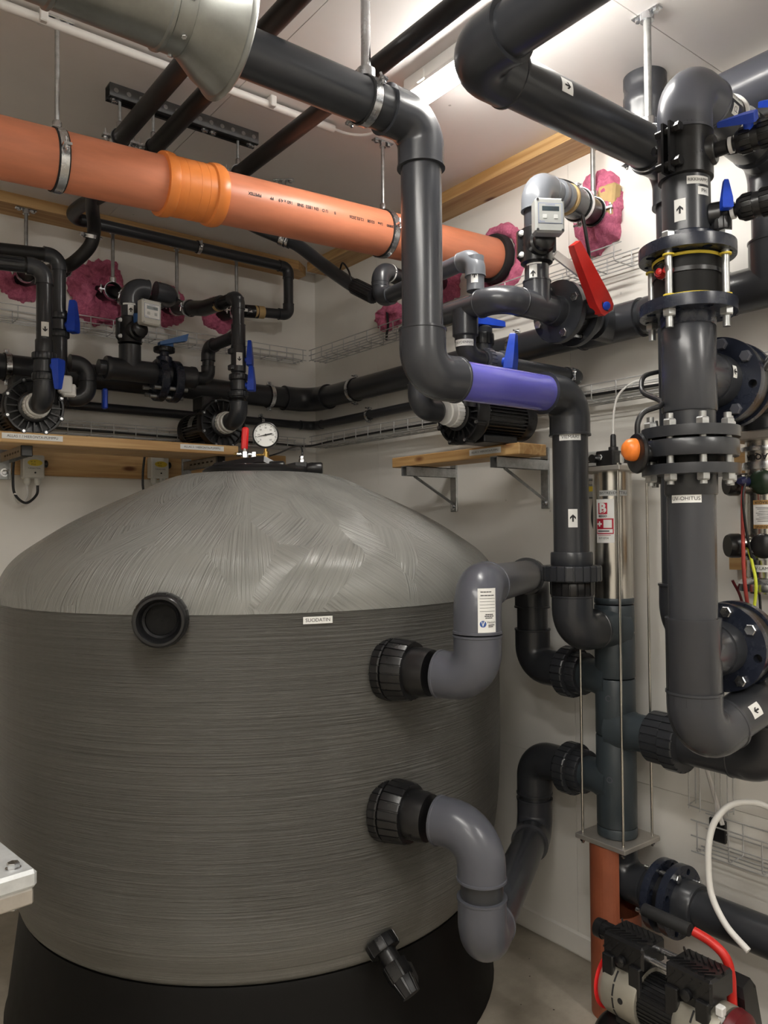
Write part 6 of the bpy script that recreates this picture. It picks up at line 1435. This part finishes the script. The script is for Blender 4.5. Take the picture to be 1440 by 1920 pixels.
wt = single('white_hose', MB().tube(spline([(2.29, 1.09, 0.735), (2.22, 1.13, 0.775), (2.15, 1.165, 0.780), (2.105, 1.188, 0.748), (2.080, 1.198, 0.70), (2.065, 1.197, 0.63), (2.058, 1.185, 0.545), (2.050, 1.140, 0.480), (2.045, 1.075, 0.438)], 10), 0.009, 14), 'white_cable', 'white plastic hose arching over the low tray and hanging down', 'hose', (2.13, 1.135, 0.775), None, 60)

# ================================================================== compressor
cp = thing('air_compressor', 'small black and grey oil-free air compressor with red handle on the floor', 'compressor', (1.86, 1.2, 0))
cx, cz = 1.86, 0.300
O('air_tank', MB().rev([(0.001, 0.86), (0.07, 0.868), (0.10, 0.90), (0.105, 0.93), (0.105, 1.34), (0.10, 1.37), (0.07, 1.40), (0.001, 1.41)], (cx, 0, 0.125), (0, 1, 0), 40), 'black', cp, 40)
for yy in (0.95, 1.32):
    for s in (-1, 1): O('foot', MB().rev([(0.02, 0), (0.02, 0.02), (0.012, 0.03), (0.012, 0.06)], (cx+s*0.075, yy, 0), (0, 0, 1), 16), 'rubber', cp, 40)
O('motor_mount', MB().rbox((cx, 1.20, 0.228), (0.10, 0.26, 0.02), 0.004), 'black', cp, 30)
O('motor_core', MB().gear((cx, 1.145, cz), (0, 1, 0), 0.105, 0.070, 40, 0.04, 0.5), 'black', cp, 25)
for y0, y1, s in ((1.250, 1.372, 1), (1.028, 1.148, -1)):
    cov = O('motor_cover', MB().rev([(0.078, y0), (0.080, y0+0.004), (0.080, y1-0.02), (0.074, y1-0.004), (0.068, y1)], (cx, 0, cz), (0, 1, 0), 48), 'ceramic', cp, 40)
    for a in (140, 165, 190, 215, 240):
        dd = V((math.cos(math.radians(a)), 0, math.sin(math.radians(a)))); tn = dd.cross(V((0, 1, 0)))
        O('vent_slot', MB().rbox(V((cx, (y0+y1)/2+0.005, cz))+dd*0.0795, (0.003, 0.005, 0.030), 0.0008, Matrix((dd, V((0, 1, 0)), tn)).transposed()), 'ink', cov, 0)
    O('screw_hole', MB().rev([(0.008, 0.0797), (0.008, 0.0812)], (cx, (y0+y1)/2-0.02, cz), (math.cos(math.radians(178)), 0, math.sin(math.radians(178))), 14), 'ink', cov)
    O('fan_ring', MB().rev([(0.070, 0), (0.079, 0.001), (0.081, 0.003), (0.079, 0.005), (0.070, 0.006)], (cx, y1 if s > 0 else y0-0.012, cz), (0, 1, 0), 48), 'red_bright' if s > 0 else 'red_dark', cp, 40)
fcv = O('fan_cover', MB().rev([(0.080, 0), (0.076, 0.02), (0.05, 0.035), (0.001, 0.040)], (cx, 1.018, cz), (0, -1, 0), 48), 'red_dark', cp, 40, 'dark red fan cover')
for k in range(9):
    a = math.radians(150+k*12); dd = V((math.cos(a), 0, math.sin(a)))
    O('fan_slot', MB().box(V((cx, 0.996, cz))+dd*0.055, (0.035, 0.004, 0.004), Matrix((dd, V((0, 1, 0)), dd.cross(V((0, 1, 0))))).transposed()), 'ink', fcv, 0)
def head(y0, y1, z0, z1):
    ym = (y0+y1)/2; L = y1-y0
    h = O('cylinder_head', MB().rbox((cx, ym, (z0+z1)/2+0.020), (0.105, L, z1-z0-0.045), 0.006).rbox((cx, ym, z0+0.02), (0.09, L*0.8, 0.06), 0.004), 'black', cp, 30)
    for k in range(7):
        for s in (-1, 1):
            M = Matrix.Rotation(s*0.75, 3, 'Z'); O('fin', MB().box((cx+s*0.024, y0+0.012+(L-0.024)*k/6, z1-0.001), (0.042, 0.004, 0.007), M), 'black', h, 0)
    for k in range(5):
        M = Matrix.Rotation(0.7, 3, 'X'); O('fin', MB().box((cx-0.053, y0+0.015+(L-0.03)*k/4, z1-0.030), (0.005, 0.004, 0.036), M), 'black', h, 0)
    for s in (-1, 1): O('bracket_leg', MB().rbox((cx-0.056, ym+s*L*0.33, z0+0.012), (0.016, L*0.28, 0.085), 0.003), 'black', h, 30)
    O('head_bolt', MB().rev([(0.014, 0), (0.014, 0.012), (0.007, 0.016)], (cx-0.055, ym, z1-0.058), (-1, 0, 0), 16), 'black', h, 40)
head(1.238, 1.365, 0.345, 0.455); head(1.045, 1.172, 0.345, 0.455)
O('air_filter', MB().gear((cx-0.01, 1.362, 0.430), (0, 1, 0), 0.030, 0.024, 14, 0.05, 0.7).rev([(0.026, 0.03), (0.026, 0.052), (0.020, 0.056)], (cx-0.01, 1.362, 0.430), (0, 1, 0), 24), 'black', cp, 30)
for xo, zo in ((-0.025, 0.418), (0.020, 0.430)): O('link_tube', MB().cyl((cx+xo, 1.16, zo), (cx+xo, 1.25, zo), 0.0085, 16), 'zinc', cp, 40)
O('handle_tube', MB().tube(spline([(cx+0.055, 1.155, 0.500), (cx+0.063, 1.110, 0.487), (cx+0.068, 1.075, 0.462), (cx+0.070, 1.063, 0.420), (cx+0.070, 1.060, 0.36), (cx+0.07, 1.05, 0.20)], 8), 0.0125, 16), 'red', cp, 60, 'red bent handle tube')
O('grip', MB().rev([(0.0165, 0), (0.0175, 0.003), (0.0175, 0.135), (0.0165, 0.138)], (cx+0.052, 1.163, 0.500), (-0.03, 1, 0.03), 20), 'rubber', cp, 40)
O('outlet_elbow', MB().rbox((cx-0.035, 1.032, 0.385), (0.02, 0.02, 0.024), 0.003).hexh((cx-0.035, 1.030, 0.372), (0, 0, -1), 0.009, 0.022), 'clear_bit', cp, 30)
O('braided_hose', MB().tube(spline([(cx-0.035, 1.030, 0.36), (cx-0.045, 1.025, 0.32), (cx-0.06, 1.02, 0.26), (cx-0.06, 1.03, 0.20)]), 0.0085, 14), 'galv', cp, 60)
sw = O('pressure_switch', MB().hull([V((x_+0.036, y_+0.145, z_-0.005)) for x_, y_, z_ in ((1.930, 0.905, 0.385), (1.930, 0.985, 0.385), (1.985, 0.915, 0.388), (1.985, 0.980, 0.388), (1.915, 0.893, 0.365), (1.915, 0.995, 0.365), (1.995, 0.905, 0.368), (1.995, 0.990, 0.368), (1.912, 0.885, 0.26), (1.912, 1.0, 0.26), (2.0, 0.89, 0.26), (2.0, 1.0, 0.26))]), 'black', cp, 30, 'black pressure switch with red knobs')
O('switch_knob', MB().rev([(0.010, 0), (0.010, 0.008), (0.015, 0.009), (0.015, 0.016), (0.012, 0.018)], (1.991, 1.107, 0.381), (0, 0, 1), 20), 'red_bright', sw, 40)
O('switch_knob', MB().rev([(0.012, 0), (0.012, 0.012), (0.018, 0.013), (0.018, 0.02), (0.014, 0.023)], (1.948, 1.080, 0.290), (-0.8, -0.5, 0.3), 20), 'red_bright', sw, 40)
O('switch_stem', MB().cyl((1.935, 1.10, 0.17), (1.985, 1.10, 0.27), 0.015, 14), 'brass', cp)

# ================================================================== galvanised stand at the lower left
stn = thing('steel_stand', 'corner of a galvanised steel stand with a hex bolt at the lower left', 'stand', (0.0, 1.7, 0))
Mz = Matrix.Rotation(math.radians(7), 3, 'Z'); c0 = V((0.352, 1.445, 0.988))
def sp_(x, y, z): return c0 + Mz @ V((x, y, z))
O('top_beam', MB().rbox(sp_(-0.05, 0.30, -0.016), (0.10, 0.60, 0.032), 0.006, Mz), 'hotdip', stn, 30)
O('end_beam', MB().rbox(sp_(-0.455, 0.032, -0.018), (0.705, 0.06, 0.029), 0.004, Mz), 'hotdip', stn, 30)
O('lower_beam', MB().rbox(sp_(-0.40, 0.034, -0.046), (0.79, 0.06, 0.028), 0.003, Mz), 'steel_plate', stn, 30)
O('bolt', MB().rev([(0.013, 0), (0.013, 0.002)], sp_(-0.030, 0.032, 0), (0, 0, 1), 20).hexh(sp_(-0.030, 0.032, 0.002), (0, 0, 1), 0.011, 0.009), 'zinc', stn, 30)
O('nut', MB().hexh(sp_(-0.030, 0.032, -0.060), (0, 0, -1), 0.011, 0.010), 'zinc', stn, 30)
for q in (sp_(-0.75, 0.03, 0), sp_(-0.62, 0.5, 0)): O('leg', MB().bbox((q.x-0.03, q.y-0.03, 0), (q.x+0.03, q.y+0.03, 0.93)), 'hotdip', stn, 0)
O('cross_beam', MB().rbox(sp_(-0.405, 0.55, -0.018), (0.605, 0.06, 0.029), 0.004, Mz), 'hotdip', stn, 30)
for q in (sp_(-0.05, 0.55, 0),): O('leg', MB().bbox((q.x-0.62, q.y-0.03, 0), (q.x-0.56, q.y+0.03, 0.93)), 'hotdip', stn, 0)
